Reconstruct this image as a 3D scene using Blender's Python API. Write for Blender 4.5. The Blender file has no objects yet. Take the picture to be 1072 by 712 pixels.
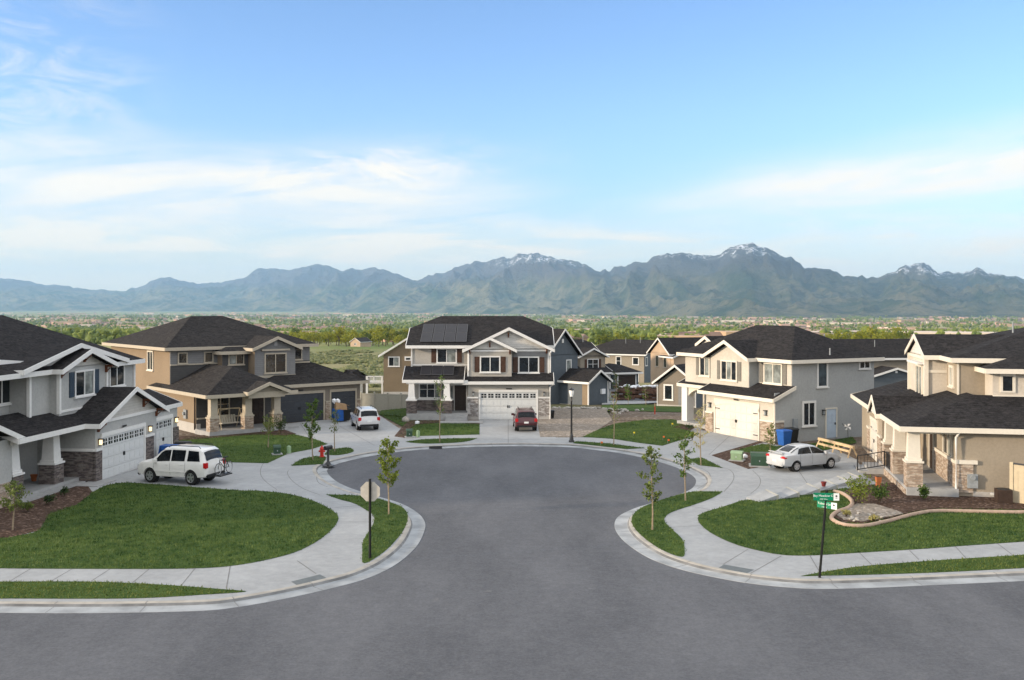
import bpy, bmesh, math, random
import numpy as np
from mathutils import Vector, Matrix, noise as mnoise

R = math.radians
rnd = random.Random(7)
scene = bpy.context.scene
COL = scene.collection

# ------------------------------------------------------------------ frame
FPX, HOR, CAMZ = 1050.0, 318.0, 10.0          # focal length in pixels, horizon row, eye height

def g(px, py, z=0.0):
    """point of height z that the survey of the photograph puts at that pixel"""
    s = (py - HOR) / (CAMZ - z)
    return ((px - 536.0) / s, FPX / s)

TERR = [(-200, 0), (88, 0), (121, -2.2), (161, -3.7), (210, -6.4), (300, -9.5), (525, -15), (700, -19),
        (1000, -28), (2000, -52), (4000, -76), (10000, -110), (20000, -135), (60000, -150)]

def terr(y):
    for (a, za), (b, zb) in zip(TERR, TERR[1:]):
        if y <= b:
            t = (y - a) / (b - a)
            return za + (zb - za) * t
    return TERR[-1][1]

# ------------------------------------------------------------------ node helpers
def nd(nt, t, ins=None, **at):
    n = nt.nodes.new(t)
    for k, v in at.items():
        setattr(n, k, v)
    for k, v in (ins or {}).items():
        s = n.inputs[k]
        if isinstance(v, bpy.types.NodeSocket):
            nt.links.new(v, s)
        else:
            s.default_value = v
    return n

class E:
    """tiny arithmetic on node sockets"""
    def __init__(s, nt, v):
        s.nt, s.v = nt, v
    def _op(s, op, *o, **kw):
        ins = {0: s.v}
        for i, x in enumerate(o):
            ins[i + 1] = x.v if isinstance(x, E) else x
        n = nd(s.nt, 'ShaderNodeMath', ins, operation=op, **kw)
        return E(s.nt, n.outputs[0])
    def __add__(s, o): return s._op('ADD', o)
    __radd__ = __add__
    def __sub__(s, o): return s._op('SUBTRACT', o)
    def __mul__(s, o): return s._op('MULTIPLY', o)
    __rmul__ = __mul__
    def __truediv__(s, o): return s._op('DIVIDE', o)
    def pw(s, o): return s._op('POWER', o)
    def fract(s): return s._op('FRACT')
    def absv(s): return s._op('ABSOLUTE')
    def mx(s, o): return s._op('MAXIMUM', o)
    def mn(s, o): return s._op('MINIMUM', o)
    def gt(s, o): return s._op('GREATER_THAN', o)
    def exp(s): return s._op('EXPONENT')
    def atan2(s, o): return s._op('ARCTAN2', o)
    def ss(s, a, b):
        n = nd(s.nt, 'ShaderNodeMapRange', {'Value': s.v, 'From Min': a, 'From Max': b}, interpolation_type='SMOOTHSTEP')
        return E(s.nt, n.outputs[0])
    def clamp(s): return s._op('ADD', 0.0, use_clamp=True)

def mixc(nt, f, a, b):
    n = nt.nodes.new('ShaderNodeMix'); n.data_type = 'RGBA'
    for k, v in ((0, f), (6, a), (7, b)):
        v = v.v if isinstance(v, E) else v
        if isinstance(v, bpy.types.NodeSocket):
            nt.links.new(v, n.inputs[k])
        elif k == 0:
            n.inputs[0].default_value = v
        else:
            n.inputs[k].default_value = (v[0], v[1], v[2], 1)
    return n.outputs[2]

def noise_(nt, vec, scale, detail=4, rough=.55, dist=0.0):
    n = nd(nt, 'ShaderNodeTexNoise', {'Vector': vec, 'Scale': scale, 'Detail': detail, 'Roughness': rough, 'Distortion': dist})
    return E(nt, n.outputs[0])

def vmul(nt, vec, s):
    return nd(nt, 'ShaderNodeVectorMath', {0: vec, 1: s}, operation='MULTIPLY').outputs[0]

MATS = {}
def base_mat(name, rough=.7, spec=.3, metal=0.0):
    m = bpy.data.materials.new(name); m.use_nodes = True
    nt = m.node_tree
    b = nt.nodes['Principled BSDF']
    b.inputs['Roughness'].default_value = rough
    b.inputs['Specular IOR Level'].default_value = spec
    b.inputs['Metallic'].default_value = metal
    oc = nd(nt, 'ShaderNodeTexCoord').outputs['Object']
    MATS[name] = m
    return m, nt, b, oc

def bump(nt, b, h, strength, dist=.02):
    h = h.v if isinstance(h, E) else h
    n = nd(nt, 'ShaderNodeBump', {'Height': h, 'Strength': strength, 'Distance': dist})
    nt.links.new(n.outputs[0], b.inputs['Normal'])

def sc(c, k): return tuple(min(1, x * k) for x in c)

def plain(name, c, rough=.6, var=.1, scale=6, spec=.3, metal=0.0, bm=0.0, bs=60):
    m, nt, b, oc = base_mat(name, rough, spec, metal)
    f = noise_(nt, oc, scale, 5).ss(.3, .7)
    nt.links.new(mixc(nt, f, sc(c, 1 - var), sc(c, 1 + var)), b.inputs['Base Color'])
    if bm:
        bump(nt, b, noise_(nt, oc, bs, 3), bm)
    return m

def stucco(name, c, var=.15):
    m, nt, b, oc = base_mat(name, .9, .15)
    big = noise_(nt, oc, .5, 4).ss(.25, .75)
    fine = noise_(nt, oc, 7, 5, .8).ss(.3, .7)
    f = big * .45 + fine * .55
    nt.links.new(mixc(nt, f, sc(c, 1 - var), sc(c, 1 + var)), b.inputs['Base Color'])
    bump(nt, b, noise_(nt, oc, 30, 4), .35, .02)
    return m

def siding(name, c, step=.16):
    m, nt, b, oc = base_mat(name, .6, .25)
    sx = nd(nt, 'ShaderNodeSeparateXYZ', {0: oc})
    z = E(nt, sx.outputs[2])
    fr = (z / step).fract()
    line = fr.ss(0.0, .12)
    f = noise_(nt, oc, 3, 4).ss(.3, .7)
    cc = mixc(nt, f, sc(c, .93), sc(c, 1.07))
    nt.links.new(mixc(nt, line, sc(c, .55), cc), b.inputs['Base Color'])
    bump(nt, b, (fr * -1.0) + 1.0, .5, .02)
    return m

def uv_wall(nt, oc):
    sx = nd(nt, 'ShaderNodeSeparateXYZ', {0: oc})
    u = E(nt, sx.outputs[0]) + E(nt, sx.outputs[1])
    return nd(nt, 'ShaderNodeCombineXYZ', {0: u.v, 1: sx.outputs[2]}).outputs[0]

def stone(name, c1, c2, c3, mortar):
    m, nt, b, oc = base_mat(name, .85, .2)
    uv = uv_wall(nt, oc)
    br = nd(nt, 'ShaderNodeTexBrick', {'Vector': uv, 'Color1': (*c1, 1), 'Color2': (*c2, 1), 'Mortar': (*mortar, 1), 'Scale': 1.0,
             'Mortar Size': .012, 'Bias': 0.0, 'Brick Width': .42, 'Row Height': .13}, offset=.37, squash=.7, squash_frequency=3)
    n = noise_(nt, vmul(nt, uv, (2.2, 7.5, 1)), 1.0, 3).ss(.46, .58)
    col = mixc(nt, n, br.outputs['Color'], c3)
    f = noise_(nt, oc, 14, 4).ss(.2, .8)
    col = mixc(nt, f * .35, col, sc(c1, .5))
    nt.links.new(col, b.inputs['Base Color'])
    h = E(nt, br.outputs['Fac']) * -1.0 + noise_(nt, oc, 9, 4) * .8
    bump(nt, b, h, .8, .05)
    return m

def shingles(name, c, warm=(1.25, 1.05, .9)):
    m, nt, b, oc = base_mat(name, .95, .1)
    a = noise_(nt, oc, 5.5, 5, .85).ss(.36, .66)
    d = noise_(nt, oc, 1.1, 4).ss(.3, .7)
    sx = nd(nt, 'ShaderNodeSeparateXYZ', {0: oc})
    rows = (E(nt, sx.outputs[2]) / .075).fract()
    v = nd(nt, 'ShaderNodeTexVoronoi', {'Vector': vmul(nt, oc, (3.2, 3.2, 13.0)), 'Scale': 1.0})
    tab = E(nt, nd(nt, 'ShaderNodeSeparateColor', {0: v.outputs['Color']}).outputs[0])
    col = mixc(nt, a * .6 + tab * .4, sc(c, .35), tuple(c[i] * warm[i] * 2.3 for i in range(3)))
    col = mixc(nt, d * .35, col, sc(c, .8))
    col = mixc(nt, rows.ss(0, .2), sc(c, .45), col)
    nt.links.new(col, b.inputs['Base Color'])
    bump(nt, b, rows * .7 + tab * .5 + a * .3, .6, .03)
    return m

def glass(name, c=(.012, .016, .02), rough=.06):
    m, nt, b, oc = base_mat(name, rough, .6)
    f = noise_(nt, oc, 1.6, 2).ss(.3, .7)
    nt.links.new(mixc(nt, f, sc(c, .6), sc(c, 1.5)), b.inputs['Base Color'])
    return m

# ------------------------------------------------------------------ mesh builder
class MB:
    def __init__(s):
        s.v, s.f, s.m, s.g = [], [], [], []
    def add(s, vs, fs, mi=0):
        o = len(s.v); s.g.append((list(vs), list(fs)))
        s.v.extend([tuple(p) for p in vs])
        for f in fs:
            s.f.append([o + i for i in f]); s.m.append(mi)
    def poly(s, pts, mi=0):
        s.add(pts, [list(range(len(pts)))], mi)
    def box(s, x0, y0, z0, x1, y1, z1, mi=0):
        x0, x1 = min(x0, x1), max(x0, x1); y0, y1 = min(y0, y1), max(y0, y1); z0, z1 = min(z0, z1), max(z0, z1)
        s.add([(x0, y0, z0), (x1, y0, z0), (x1, y1, z0), (x0, y1, z0), (x0, y0, z1), (x1, y0, z1), (x1, y1, z1), (x0, y1, z1)],
              [(3, 2, 1, 0), (4, 5, 6, 7), (0, 1, 5, 4), (1, 2, 6, 5), (2, 3, 7, 6), (3, 0, 4, 7)], mi)
    def hexa(s, b, t, mi=0):
        n = len(b)
        s.add(list(b) + list(t), [list(range(n))[::-1], list(range(n, 2 * n))] + [(i, (i + 1) % n, n + (i + 1) % n, n + i) for i in range(n)], mi)
    def prism(s, pts, z0, z1, mi=0):
        s.hexa([(p[0], p[1], z0) for p in pts], [(p[0], p[1], z1) for p in pts], mi)
    def slab(s, top, th, mi=0):
        s.hexa([(p[0], p[1], p[2] - th) for p in top], top, mi)
    def taper(s, cx, cy, z0, z1, a0, a1, b0=None, b1=None, mi=0):
        b0 = a0 if b0 is None else b0; b1 = a1 if b1 is None else b1
        s.hexa([(cx - a0, cy - b0, z0), (cx + a0, cy - b0, z0), (cx + a0, cy + b0, z0), (cx - a0, cy + b0, z0)],
               [(cx - a1, cy - b1, z1), (cx + a1, cy - b1, z1), (cx + a1, cy + b1, z1), (cx - a1, cy + b1, z1)], mi)
    def tube(s, pts, rad, n=8, mi=0, cap=True):
        pts = [Vector(p) for p in pts]
        if not isinstance(rad, (list, tuple)): rad = [rad] * len(pts)
        rings = []
        up = Vector((0, 0, 1))
        for i, p in enumerate(pts):
            d = (pts[min(i + 1, len(pts) - 1)] - pts[max(i - 1, 0)]).normalized()
            a = d.cross(up)
            if a.length < .05: a = d.cross(Vector((1, 0, 0)))
            a.normalize(); b = d.cross(a)
            rings.append([p + (a * math.cos(2 * math.pi * k / n) + b * math.sin(2 * math.pi * k / n)) * rad[i] for k in range(n)])
        vs = [q for r_ in rings for q in r_]
        fs = [(i * n + k, i * n + (k + 1) % n, (i + 1) * n + (k + 1) % n, (i + 1) * n + k) for i in range(len(pts) - 1) for k in range(n)]
        if cap: fs += [list(range(n))[::-1], [(len(pts) - 1) * n + k for k in range(n)]]
        s.add(vs, fs, mi)
    def lathe(s, c, prof, n=16, axis='z', mi=0, closed=False):
        vs = []
        for r_, h in prof:
            for k in range(n):
                a = 2 * math.pi * k / n
                p = (r_ * math.cos(a), r_ * math.sin(a), h)
                if axis == 'y': p = (p[0], p[2], p[1])
                if axis == 'x': p = (p[2], p[0], p[1])
                vs.append((c[0] + p[0], c[1] + p[1], c[2] + p[2]))
        m_ = len(prof)
        rng = m_ if closed else m_ - 1
        fs = [(i * n + k, i * n + (k + 1) % n, ((i + 1) % m_) * n + (k + 1) % n, ((i + 1) % m_) * n + k) for i in range(rng) for k in range(n)]
        if not closed: fs += [list(range(n))[::-1], [(m_ - 1) * n + k for k in range(n)]]
        s.add(vs, fs, mi)
    def blob(s, c, r_, mi=0, jit=.25, rg=rnd, sq=1.0, n=6):
        pts = [(0, 0, -1)]
        for el in (-.5, .45):
            for k in range(n):
                a = 2 * math.pi * (k + .5 * (el > 0)) / n
                ce = math.cos(el)
                pts.append((math.cos(a) * ce, math.sin(a) * ce, math.sin(el)))
        pts.append((0, 0, 1))
        vs = []
        for p in pts:
            q = r_ * (1 + rg.uniform(-jit, jit))
            vs.append((c[0] + p[0] * q, c[1] + p[1] * q, c[2] + p[2] * q * sq))
        fs = [(0, 1 + (k + 1) % n, 1 + k) for k in range(n)]
        fs += [(1 + k, 1 + (k + 1) % n, 1 + n + k) for k in range(n)]
        fs += [(1 + (k + 1) % n, 1 + n + (k + 1) % n, 1 + n + k) for k in range(n)]
        fs += [(1 + n + k, 1 + n + (k + 1) % n, 1 + 2 * n) for k in range(n)]
        s.add(vs, fs, mi)
    def build(s, name, mats, parent=None, smooth=False, recalc=True, loc=None, rot=None):
        me = bpy.data.meshes.new(name)
        me.from_pydata(s.v, [], s.f)
        if not isinstance(mats, (list, tuple)): mats = [mats]
        for m in mats: me.materials.append(MATS[m] if isinstance(m, str) else m)
        if len(mats) > 1: me.polygons.foreach_set('material_index', s.m)
        if recalc:
            bm = bmesh.new(); bm.from_mesh(me)
            bmesh.ops.recalc_face_normals(bm, faces=bm.faces[:]); bm.to_mesh(me); bm.free()
        if smooth is True:
            me.polygons.foreach_set('use_smooth', [True] * len(me.polygons))
        elif smooth:
            me.polygons.foreach_set('use_smooth', [True] * len(me.polygons))
            me.set_sharp_from_angle(angle=R(smooth))
        me.update()
        o = bpy.data.objects.new(name, me); COL.objects.link(o)
        if parent: o.parent = parent
        if loc: o.location = loc
        if rot is not None: o.rotation_euler = rot if isinstance(rot, (tuple, list)) else (0, 0, rot)
        return o

def tag(o, label=None, cat=None, group=None, kind=None):
    if label: o['label'] = label
    if cat: o['category'] = cat
    if group: o['group'] = group
    if kind: o['kind'] = kind
    return o

def thing(name, label, cat, loc=(0, 0, 0), rz=0, group=None):
    o = bpy.data.objects.new(name, None); COL.objects.link(o)
    o.empty_display_size = .3
    o.location = loc; o.rotation_euler = (0, 0, rz)
    return tag(o, label, cat, group)

def copy_tree(o, loc, rz=None, label=None, parent=None):
    c = o.copy(); COL.objects.link(c); c.parent = parent
    if parent is None:
        c.location = loc
        if rz is not None: c.rotation_euler = (0, 0, rz)
        if label: c['label'] = label
    for ch in list(o.children):
        if ch is not c: copy_tree(ch, None, parent=c)
    return c

def gz(x, y): return terr(y)
# ------------------------------------------------------------------ materials
stucco('stucco_greige', (.40, .375, .335)); stucco('stucco_tan', (.24, .185, .128)); stucco('stucco_taupe', (.22, .19, .155))
stucco('stucco_cream', (.49, .455, .395)); stucco('stucco_grey', (.36, .37, .365)); stucco('stucco_sand', (.31, .265, .205))
stucco('stucco_brown', (.205, .158, .105)); stucco('stucco_peach', (.44, .33, .235)); stucco('foundation', (.42, .40, .37))
stucco('stucco_pale_blue', (.40, .40, .385)); stucco('stucco_ivory', (.52, .47, .40))
siding('siding_grey', (.19, .19, .19)); siding('siding_slate', (.090, .106, .122)); siding('siding_dark', (.12, .115, .11))
siding('siding_white', (.62, .60, .56)); siding('siding_pale', (.48, .46, .42)); siding('siding_tan', (.265, .23, .18))
siding('siding_charcoal', (.07, .068, .066))
stone('stone_dark', (.16, .13, .115), (.25, .215, .195), (.09, .075, .075), (.15, .14, .13))
stone('stone_grey', (.30, .27, .25), (.20, .175, .16), (.52, .50, .48), (.20, .19, .18))
stone('stone_warm', (.40, .30, .22), (.27, .20, .15), (.52, .44, .36), (.30, .26, .22))
shingles('roof_black', (.021, .021, .0225), (1.12, 1.03, .97)); shingles('roof_brown', (.0255, .0245, .0245), (1.08, 1.02, .98)); shingles('roof_slate', (.032, .034, .038))
plain('white_trim', (.70, .69, .665), .5, .03); plain('cream_trim', (.68, .63, .54), .5, .03); plain('tan_trim', (.42, .37, .29), .6, .05)
plain('grey_trim', (.30, .30, .30), .6, .05); plain('white_door', (.60, .61, .60), .45, .03); plain('cream_door', (.62, .59, .53), .5, .03)
plain('charcoal_door', (.045, .05, .058), .5, .08); plain('dark_wood', (.035, .022, .016), .5, .25); plain('bracket_wood', (.13, .045, .02), .6, .2)
plain('shutter_brown', (.07, .035, .022), .6, .2); plain('shutter_slate', (.03, .05, .075), .6, .1); plain('shutter_grey', (.17, .16, .14), .6, .1)
plain('black_metal', (.012, .012, .013), .35, .2, spec=.5); plain('blue_door', (.45, .53, .62), .5, .04); plain('iron', (.02, .02, .021), .5, .2)
glass('glass_dark'); glass('glass_curtain', (.20, .22, .21), .15); glass('glass_blue', (.04, .06, .075)); glass('car_glass', (.006, .008, .01), .10); MATS['car_glass'].node_tree.nodes['Principled BSDF'].inputs['Specular IOR Level'].default_value = .25
m, nt, b, oc = base_mat('lamp_glow', .4)
b.inputs['Base Color'].default_value = (.9, .75, .45, 1); b.inputs['Emission Color'].default_value = (1, .72, .35, 1); b.inputs['Emission Strength'].default_value = .8
plain('lamp_glass', (.75, .75, .72), .2, .03, spec=.6)
plain('solar_cell', (.022, .022, .027), .5, .15, 2, spec=.2); plain('solar_frame', (.05, .05, .055), .5, .1)
plain('concrete_step', (.33, .33, .325), .85, .08, 3, bm=.2); plain('kerb_top', (.36, .335, .295), .85, .15, 1.5, bm=.2); plain('gutter_pan', (.30, .315, .325), .85, .22, .9, bm=.2); plain('kerb_face_shade', (.17, .172, .172), .9, .3, 1.2); plain('kerb_concrete', (.35, .353, .347), .85, .2, 1.3, bm=.2)
plain('bin_blue', (.02, .10, .36), .45, .08); plain('bin_black', (.014, .015, .016), .5, .1); plain('cardboard', (.34, .22, .12), .85, .1)
plain('plastic_white', (.75, .76, .78), .5, .04); plain('utility_green', (.032, .07, .042), .5, .1); plain('utility_pale_green', (.24, .34, .20), .5, .08)
plain('hydrant_red', (.50, .03, .02), .4, .1); plain('sign_back', (.46, .43, .37), .5, .08); plain('sign_green', (0, .20, .095), .4, .05)
plain('sign_white', (.82, .82, .80), .45, .02); plain('timber', (.50, .37, .22), .75, .15, 5); plain('vinyl_fence', (.40, .385, .33), .6, .05)
plain('tan_fence', (.50, .42, .29), .7, .06); plain('brown_unit', (.045, .028, .02), .7, .2); plain('rock', (.38, .35, .31), .9, .25, 4, bm=.5, bs=12)
plain('edging', (.40, .29, .22), .85, .12, 4, bm=.3); plain('flag_orange', (.8, .16, .03), .6, .05); plain('flag_yellow', (.8, .62, .04), .6, .05)
plain('pot_maroon', (.16, .02, .018), .6, .2); plain('stake_red', (.6, .08, .04), .6, .1); plain('tyre', (.012, .012, .012), .8, .2); plain('alloy', (.55, .56, .58), .3, .05, metal=.8)
plain('black_plastic', (.015, .015, .016), .6, .1); plain('lens_red', (.45, .01, .012), .2, .1, spec=.6); plain('lens_clear', (.6, .62, .65), .15, .05, spec=.6)
plain('plate', (.72, .72, .70), .5, .05); plain('cushion_stripe', (.40, .38, .32), .9, .1); plain('terracotta', (.42, .14, .05), .8, .1)
plain('meter_grey', (.26, .28, .29), .5, .1); plain('tactile_pad', (.12, .135, .14), .8, .1); plain('joint_dark', (.17, .165, .16), .9, .1)
plain('steel_post', (.012, .013, .012), .7, .1, spec=.2); plain('debris_brown', (.11, .06, .04), .9, .4, 3, bm=.5, bs=8)
plain('bark_pale', (.28, .22, .15), .9, .2, 12); plain('bark', (.10, .075, .05), .9, .25, 10)

def paint(name, c, flake=.03):
    m, nt, b, oc = base_mat(name, .32, .5)
    f = noise_(nt, oc, 2.5, 3).ss(.3, .7)
    nt.links.new(mixc(nt, f, sc(c, 1 - flake), sc(c, 1 + flake)), b.inputs['Base Color'])
    b.inputs['Coat Weight'].default_value = .6; b.inputs['Coat Roughness'].default_value = .08
paint('paint_white', (.74, .73, .70)); paint('paint_silver', (.44, .455, .47)); paint('paint_red', (.055, .004, .007)); paint('paint_pearl', (.58, .58, .58))

def leaf(name, c1, c2, scale=3.0):
    m, nt, b, oc = base_mat(name, .6, .25)
    f = noise_(nt, oc, scale, 3, .7).ss(.3, .7)
    col = mixc(nt, f, c1, c2)
    nt.links.new(col, b.inputs['Base Color'])
    tr = nd(nt, 'ShaderNodeBsdfTranslucent', {'Color': col})
    mx = nd(nt, 'ShaderNodeMixShader', {0: .3, 1: b.outputs[0], 2: tr.outputs[0]})
    nt.links.new(mx.outputs[0], nt.nodes['Material Output'].inputs['Surface'])
leaf('leaf_green', (.045, .095, .018), (.13, .19, .035)); leaf('leaf_lime', (.09, .14, .018), (.22, .26, .035)); leaf('leaf_dark', (.022, .045, .016), (.06, .09, .025))
leaf('leaf_olive', (.07, .105, .025), (.17, .21, .045)); leaf('leaf_gold', (.16, .19, .02), (.36, .34, .03), 1.2); leaf('leaf_flower', (.30, .26, .06), (.5, .45, .25))
leaf('far_leaf', (.09, .14, .035), (.26, .30, .055), .035); leaf('sage', (.12, .15, .06), (.25, .25, .11), .3); leaf('near_far_leaf', (.05, .09, .016), (.26, .27, .025), .12)

# ground materials
m, nt, b, oc = base_mat('asphalt', .9, .2)
big = noise_(nt, vmul(nt, oc, (1.0, .35, 1.0)), .22, 5, .6).ss(.3, .7)
mid = noise_(nt, oc, 2.6, 4, .7).ss(.35, .7)
fine = noise_(nt, oc, 9, 5, .85).ss(.3, .7)
f = big * .40 + mid * .18 + fine * .42
col = mixc(nt, f, (.058, .061, .069), (.160, .163, .174))
v = nd(nt, 'ShaderNodeTexVoronoi', {'Vector': oc, 'Scale': .23}, feature='DISTANCE_TO_EDGE')
seam = E(nt, v.outputs[0]).ss(.004, .012)
spots = noise_(nt, oc, .9, 3, .6).ss(.68, .78)
col = mixc(nt, spots * .5, col, (.20, .196, .19))
nt.links.new(col, b.inputs['Base Color'])
bump(nt, b, noise_(nt, oc, 60, 3), .5, .02)

m, nt, b, oc = base_mat('concrete', .85, .25)
big = noise_(nt, oc, .35, 5, .6).ss(.25, .75); mid = noise_(nt, oc, 3, 5, .65).ss(.3, .75); fine = noise_(nt, oc, 30, 3).ss(.2, .8)
col = mixc(nt, big * .4 + mid * .35 + fine * .25, (.24, .247, .25), (.385, .395, .40))
st = noise_(nt, vmul(nt, oc, (1, .5, 1)), 1.1, 4, .6).ss(.62, .8)
nt.links.new(mixc(nt, st * .45, col, (.30, .285, .26)), b.inputs['Base Color'])
bump(nt, b, noise_(nt, oc, 40, 3), .25, .01)

m, nt, b, oc = base_mat('turf', .95, .1)
a = noise_(nt, oc, .35, 5, .65).ss(.3, .7); c_ = noise_(nt, vmul(nt, oc, (1.0, 2.2, 1)), 3.0, 5, .7).ss(.3, .72); d = noise_(nt, oc, 18, 3).ss(.2, .8)
col = mixc(nt, a * .35 + c_ * .45 + d * .2, (.020, .052, .012), (.095, .140, .034))
nt.links.new(col, b.inputs['Base Color']); bump(nt, b, d + c_, .6, .05)
leaf('grass_blade', (.018, .058, .012), (.135, .185, .045), 1.7)
leaf('grass_verge', (.06, .10, .02), (.16, .19, .045), 1.2)

def loose(name, c1, c2, c3, scale):
    m, nt, b, oc = base_mat(name, .95, .1)
    v = nd(nt, 'ShaderNodeTexVoronoi', {'Vector': oc, 'Scale': scale})
    t = E(nt, nd(nt, 'ShaderNodeSeparateColor', {0: v.outputs['Color']}).outputs[0])
    n = noise_(nt, oc, .6, 4).ss(.3, .7)
    col = mixc(nt, t, c1, c2); col = mixc(nt, t.gt(.86), col, c3); col = mixc(nt, n * .4, col, c1)
    nt.links.new(col, b.inputs['Base Color'])
    bump(nt, b, E(nt, v.outputs[0]) * -1.0 + t * .5, .9, .05)
loose('mulch', (.050, .031, .023), (.115, .075, .055), (.20, .14, .11), 9)
loose('gravel', (.20, .17, .14), (.33, .285, .235), (.42, .37, .32), 7)
loose('soil', (.13, .10, .075), (.20, .155, .115), (.30, .25, .20), 5)

m, nt, b, oc = base_mat('valley', .95, .1)
sx = nd(nt, 'ShaderNodeSeparateXYZ', {0: oc})
Y = E(nt, sx.outputs[1])
near = noise_(nt, oc, .06, 6, .65).ss(.3, .7); tex = noise_(nt, oc, .9, 5, .7).ss(.3, .7)
sage_c = mixc(nt, near * .6 + tex * .4, (.13, .155, .065), (.32, .275, .15))
fl = noise_(nt, vmul(nt, oc, (1, .35, 1)), .0035, 6, .6).ss(.35, .65)
far_c = mixc(nt, fl, (.12, .165, .045), (.33, .30, .14))
fl2 = noise_(nt, vmul(nt, oc, (1, .3, 1)), .0017, 5, .6).ss(.55, .68)
far_c = mixc(nt, fl2 * .8, far_c, (.36, .28, .18))
nearlot = mixc(nt, near, (.14, .115, .085), (.085, .10, .045))
col = mixc(nt, Y.ss(480, 620), sage_c, far_c)
col = mixc(nt, Y.ss(125, 170), nearlot, col)
nt.links.new(col, b.inputs['Base Color']); bump(nt, b, tex, .6, .3)

m, nt, b, oc = base_mat('mountain_rock', .95, .05)
sx = nd(nt, 'ShaderNodeSeparateXYZ', {0: oc}); Z = E(nt, sx.outputs[2])
geo = nd(nt, 'ShaderNodeNewGeometry'); nz = E(nt, nd(nt, 'ShaderNodeSeparateXYZ', {0: geo.outputs['Normal']}).outputs[2])
n1 = noise_(nt, oc, .0016, 7, .65); n2 = noise_(nt, oc, .006, 5, .7)
col = mixc(nt, n1.ss(.35, .62), (.042, .072, .026), (.235, .205, .115))
col = mixc(nt, n2.ss(.50, .60) * .75, col, (.035, .055, .025))
hz = Z + n1 * 260.0
col = mixc(nt, hz.ss(330, 640), col, (.11, .105, .11))
X = E(nt, sx.outputs[0])
col = mixc(nt, X.ss(-300, 2600) * .38, col, (.045, .056, .045))
n3 = noise_(nt, vmul(nt, oc, (1, .35, 1)), .009, 5, .7)
snow = (Z + n3 * 420.0 + n1 * 150.0 + X.ss(3400, 5200) * 260.0).ss(880, 1010) * X.ss(-700, 500) * n3.ss(.46, .58) * noise_(nt, vmul(nt, oc, (1, .3, 1)), .022, 4, .7).ss(.42, .56)
nt.links.new(mixc(nt, snow, col, (.80, .82, .86)), b.inputs['Base Color'])
bump(nt, b, n2 * 1.0 + noise_(nt, oc, .02, 5, .75) * .6, 1.0, 90)
# ------------------------------------------------------------------ camera, light, sky
cam = bpy.data.cameras.new('camera'); co = bpy.data.objects.new('camera', cam); COL.objects.link(co)
cam.sensor_fit = 'HORIZONTAL'; cam.sensor_width = 36; cam.lens = FPX / 1072 * 36
cam.shift_y = -(356 - HOR) / 1072
cam.clip_start = .5; cam.clip_end = 90000
co.location = (0, 0, CAMZ); co.rotation_euler = (R(90), 0, 0)
scene.camera = co

SUN_EL, SUN_AZ = 11.5, (-.965, -.26)              # direction towards the sun
sd = Vector((SUN_AZ[0] * math.cos(R(SUN_EL)), SUN_AZ[1] * math.cos(R(SUN_EL)), math.sin(R(SUN_EL)))).normalized()
sl = bpy.data.lights.new('sun', 'SUN'); so = bpy.data.objects.new('sun', sl); COL.objects.link(so)
sl.energy = 2.2; sl.angle = R(4.0); sl.color = (1.0, .82, .61)
so.rotation_euler = sd.to_track_quat('Z', 'Y').to_euler()

w = bpy.data.worlds.new('World'); scene.world = w; w.use_nodes = True
nt = w.node_tree; bg = nt.nodes['Background']
sky = nd(nt, 'ShaderNodeTexSky', sky_type='NISHITA', sun_disc=False, sun_elevation=R(SUN_EL),
         sun_rotation=math.atan2(SUN_AZ[0], SUN_AZ[1]), altitude=1400, air_density=1.0, dust_density=.5, ozone_density=2.0)
gd = nd(nt, 'ShaderNodeTexCoord').outputs['Generated']
sx = nd(nt, 'ShaderNodeSeparateXYZ', {0: gd})
X, Y, Zd = (E(nt, sx.outputs[i]) for i in range(3))
az = X.atan2(Y)                                   # 0 ahead, + to the right
el = Zd
def cvec(a, b_, w_=0.0):
    return nd(nt, 'ShaderNodeCombineXYZ', {0: a.v, 1: b_.v, 2: w_}).outputs[0]
wob = noise_(nt, cvec(az * 5.0, el * 14.0), 1.0, 5, .6)
el2 = el + (wob - .5) * .035
def gauss(center, width, e=None):
    d = ((e or el2) - center) / width
    return (d * d * -1.0).exp()
streak = noise_(nt, cvec(az * 3.2 + el * 4.0, el * 26.0 - az * 3.0), 1.0, 7, .62, .6).ss(.36, .68)
wisp = noise_(nt, cvec(az * 9.0 - el * 16.0, el * 30.0 + az * 6.0, 3.3), 1.0, 7, .66, 1.0).ss(.38, .70)
puff = noise_(nt, cvec(az * 6.0, el * 42.0, 7.1), 1.0, 6, .6, .4).ss(.45, .62)
b1 = gauss(.108, .036) * (az * -1.0).ss(-.10, .14) * (az * 1.0).ss(-1.2, -.5)
b1b = gauss((az * .04) + .138, .020) * gauss(-.13, .10, az)
b2 = gauss(az * .115 + .073, .026) * az.ss(.02, .34)
b3 = gauss(.058, .026)
b4 = gauss(.20 + (az * .0), .07) * (az * -1.0).ss(.30, .46)
low = gauss(.018, .040, el)
dens = b1 * (streak * .80 + .38 + puff * .15) + b1b * wisp * .95 + b2 * (streak * .8 + .55) + b3 * (streak * .40 + puff * .60 + .06) + b4 * wisp * .62
dens = dens + low * .62
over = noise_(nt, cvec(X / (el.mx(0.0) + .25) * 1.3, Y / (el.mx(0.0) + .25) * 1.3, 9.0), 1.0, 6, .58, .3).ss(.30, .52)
side = (az.absv()).ss(.62, .95)                   # unseen cloud banks at the sides and overhead, added to brighten the ground
fill_bank = over * (el.ss(.30, .46) * .95).mx(side * el.ss(-.01, .06) * .8)
dens = dens + fill_bank
dens = dens.mn(1.0) * .93
shade = gauss(.085, .012) * (az * -1.0).ss(-.05, .1)
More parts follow.
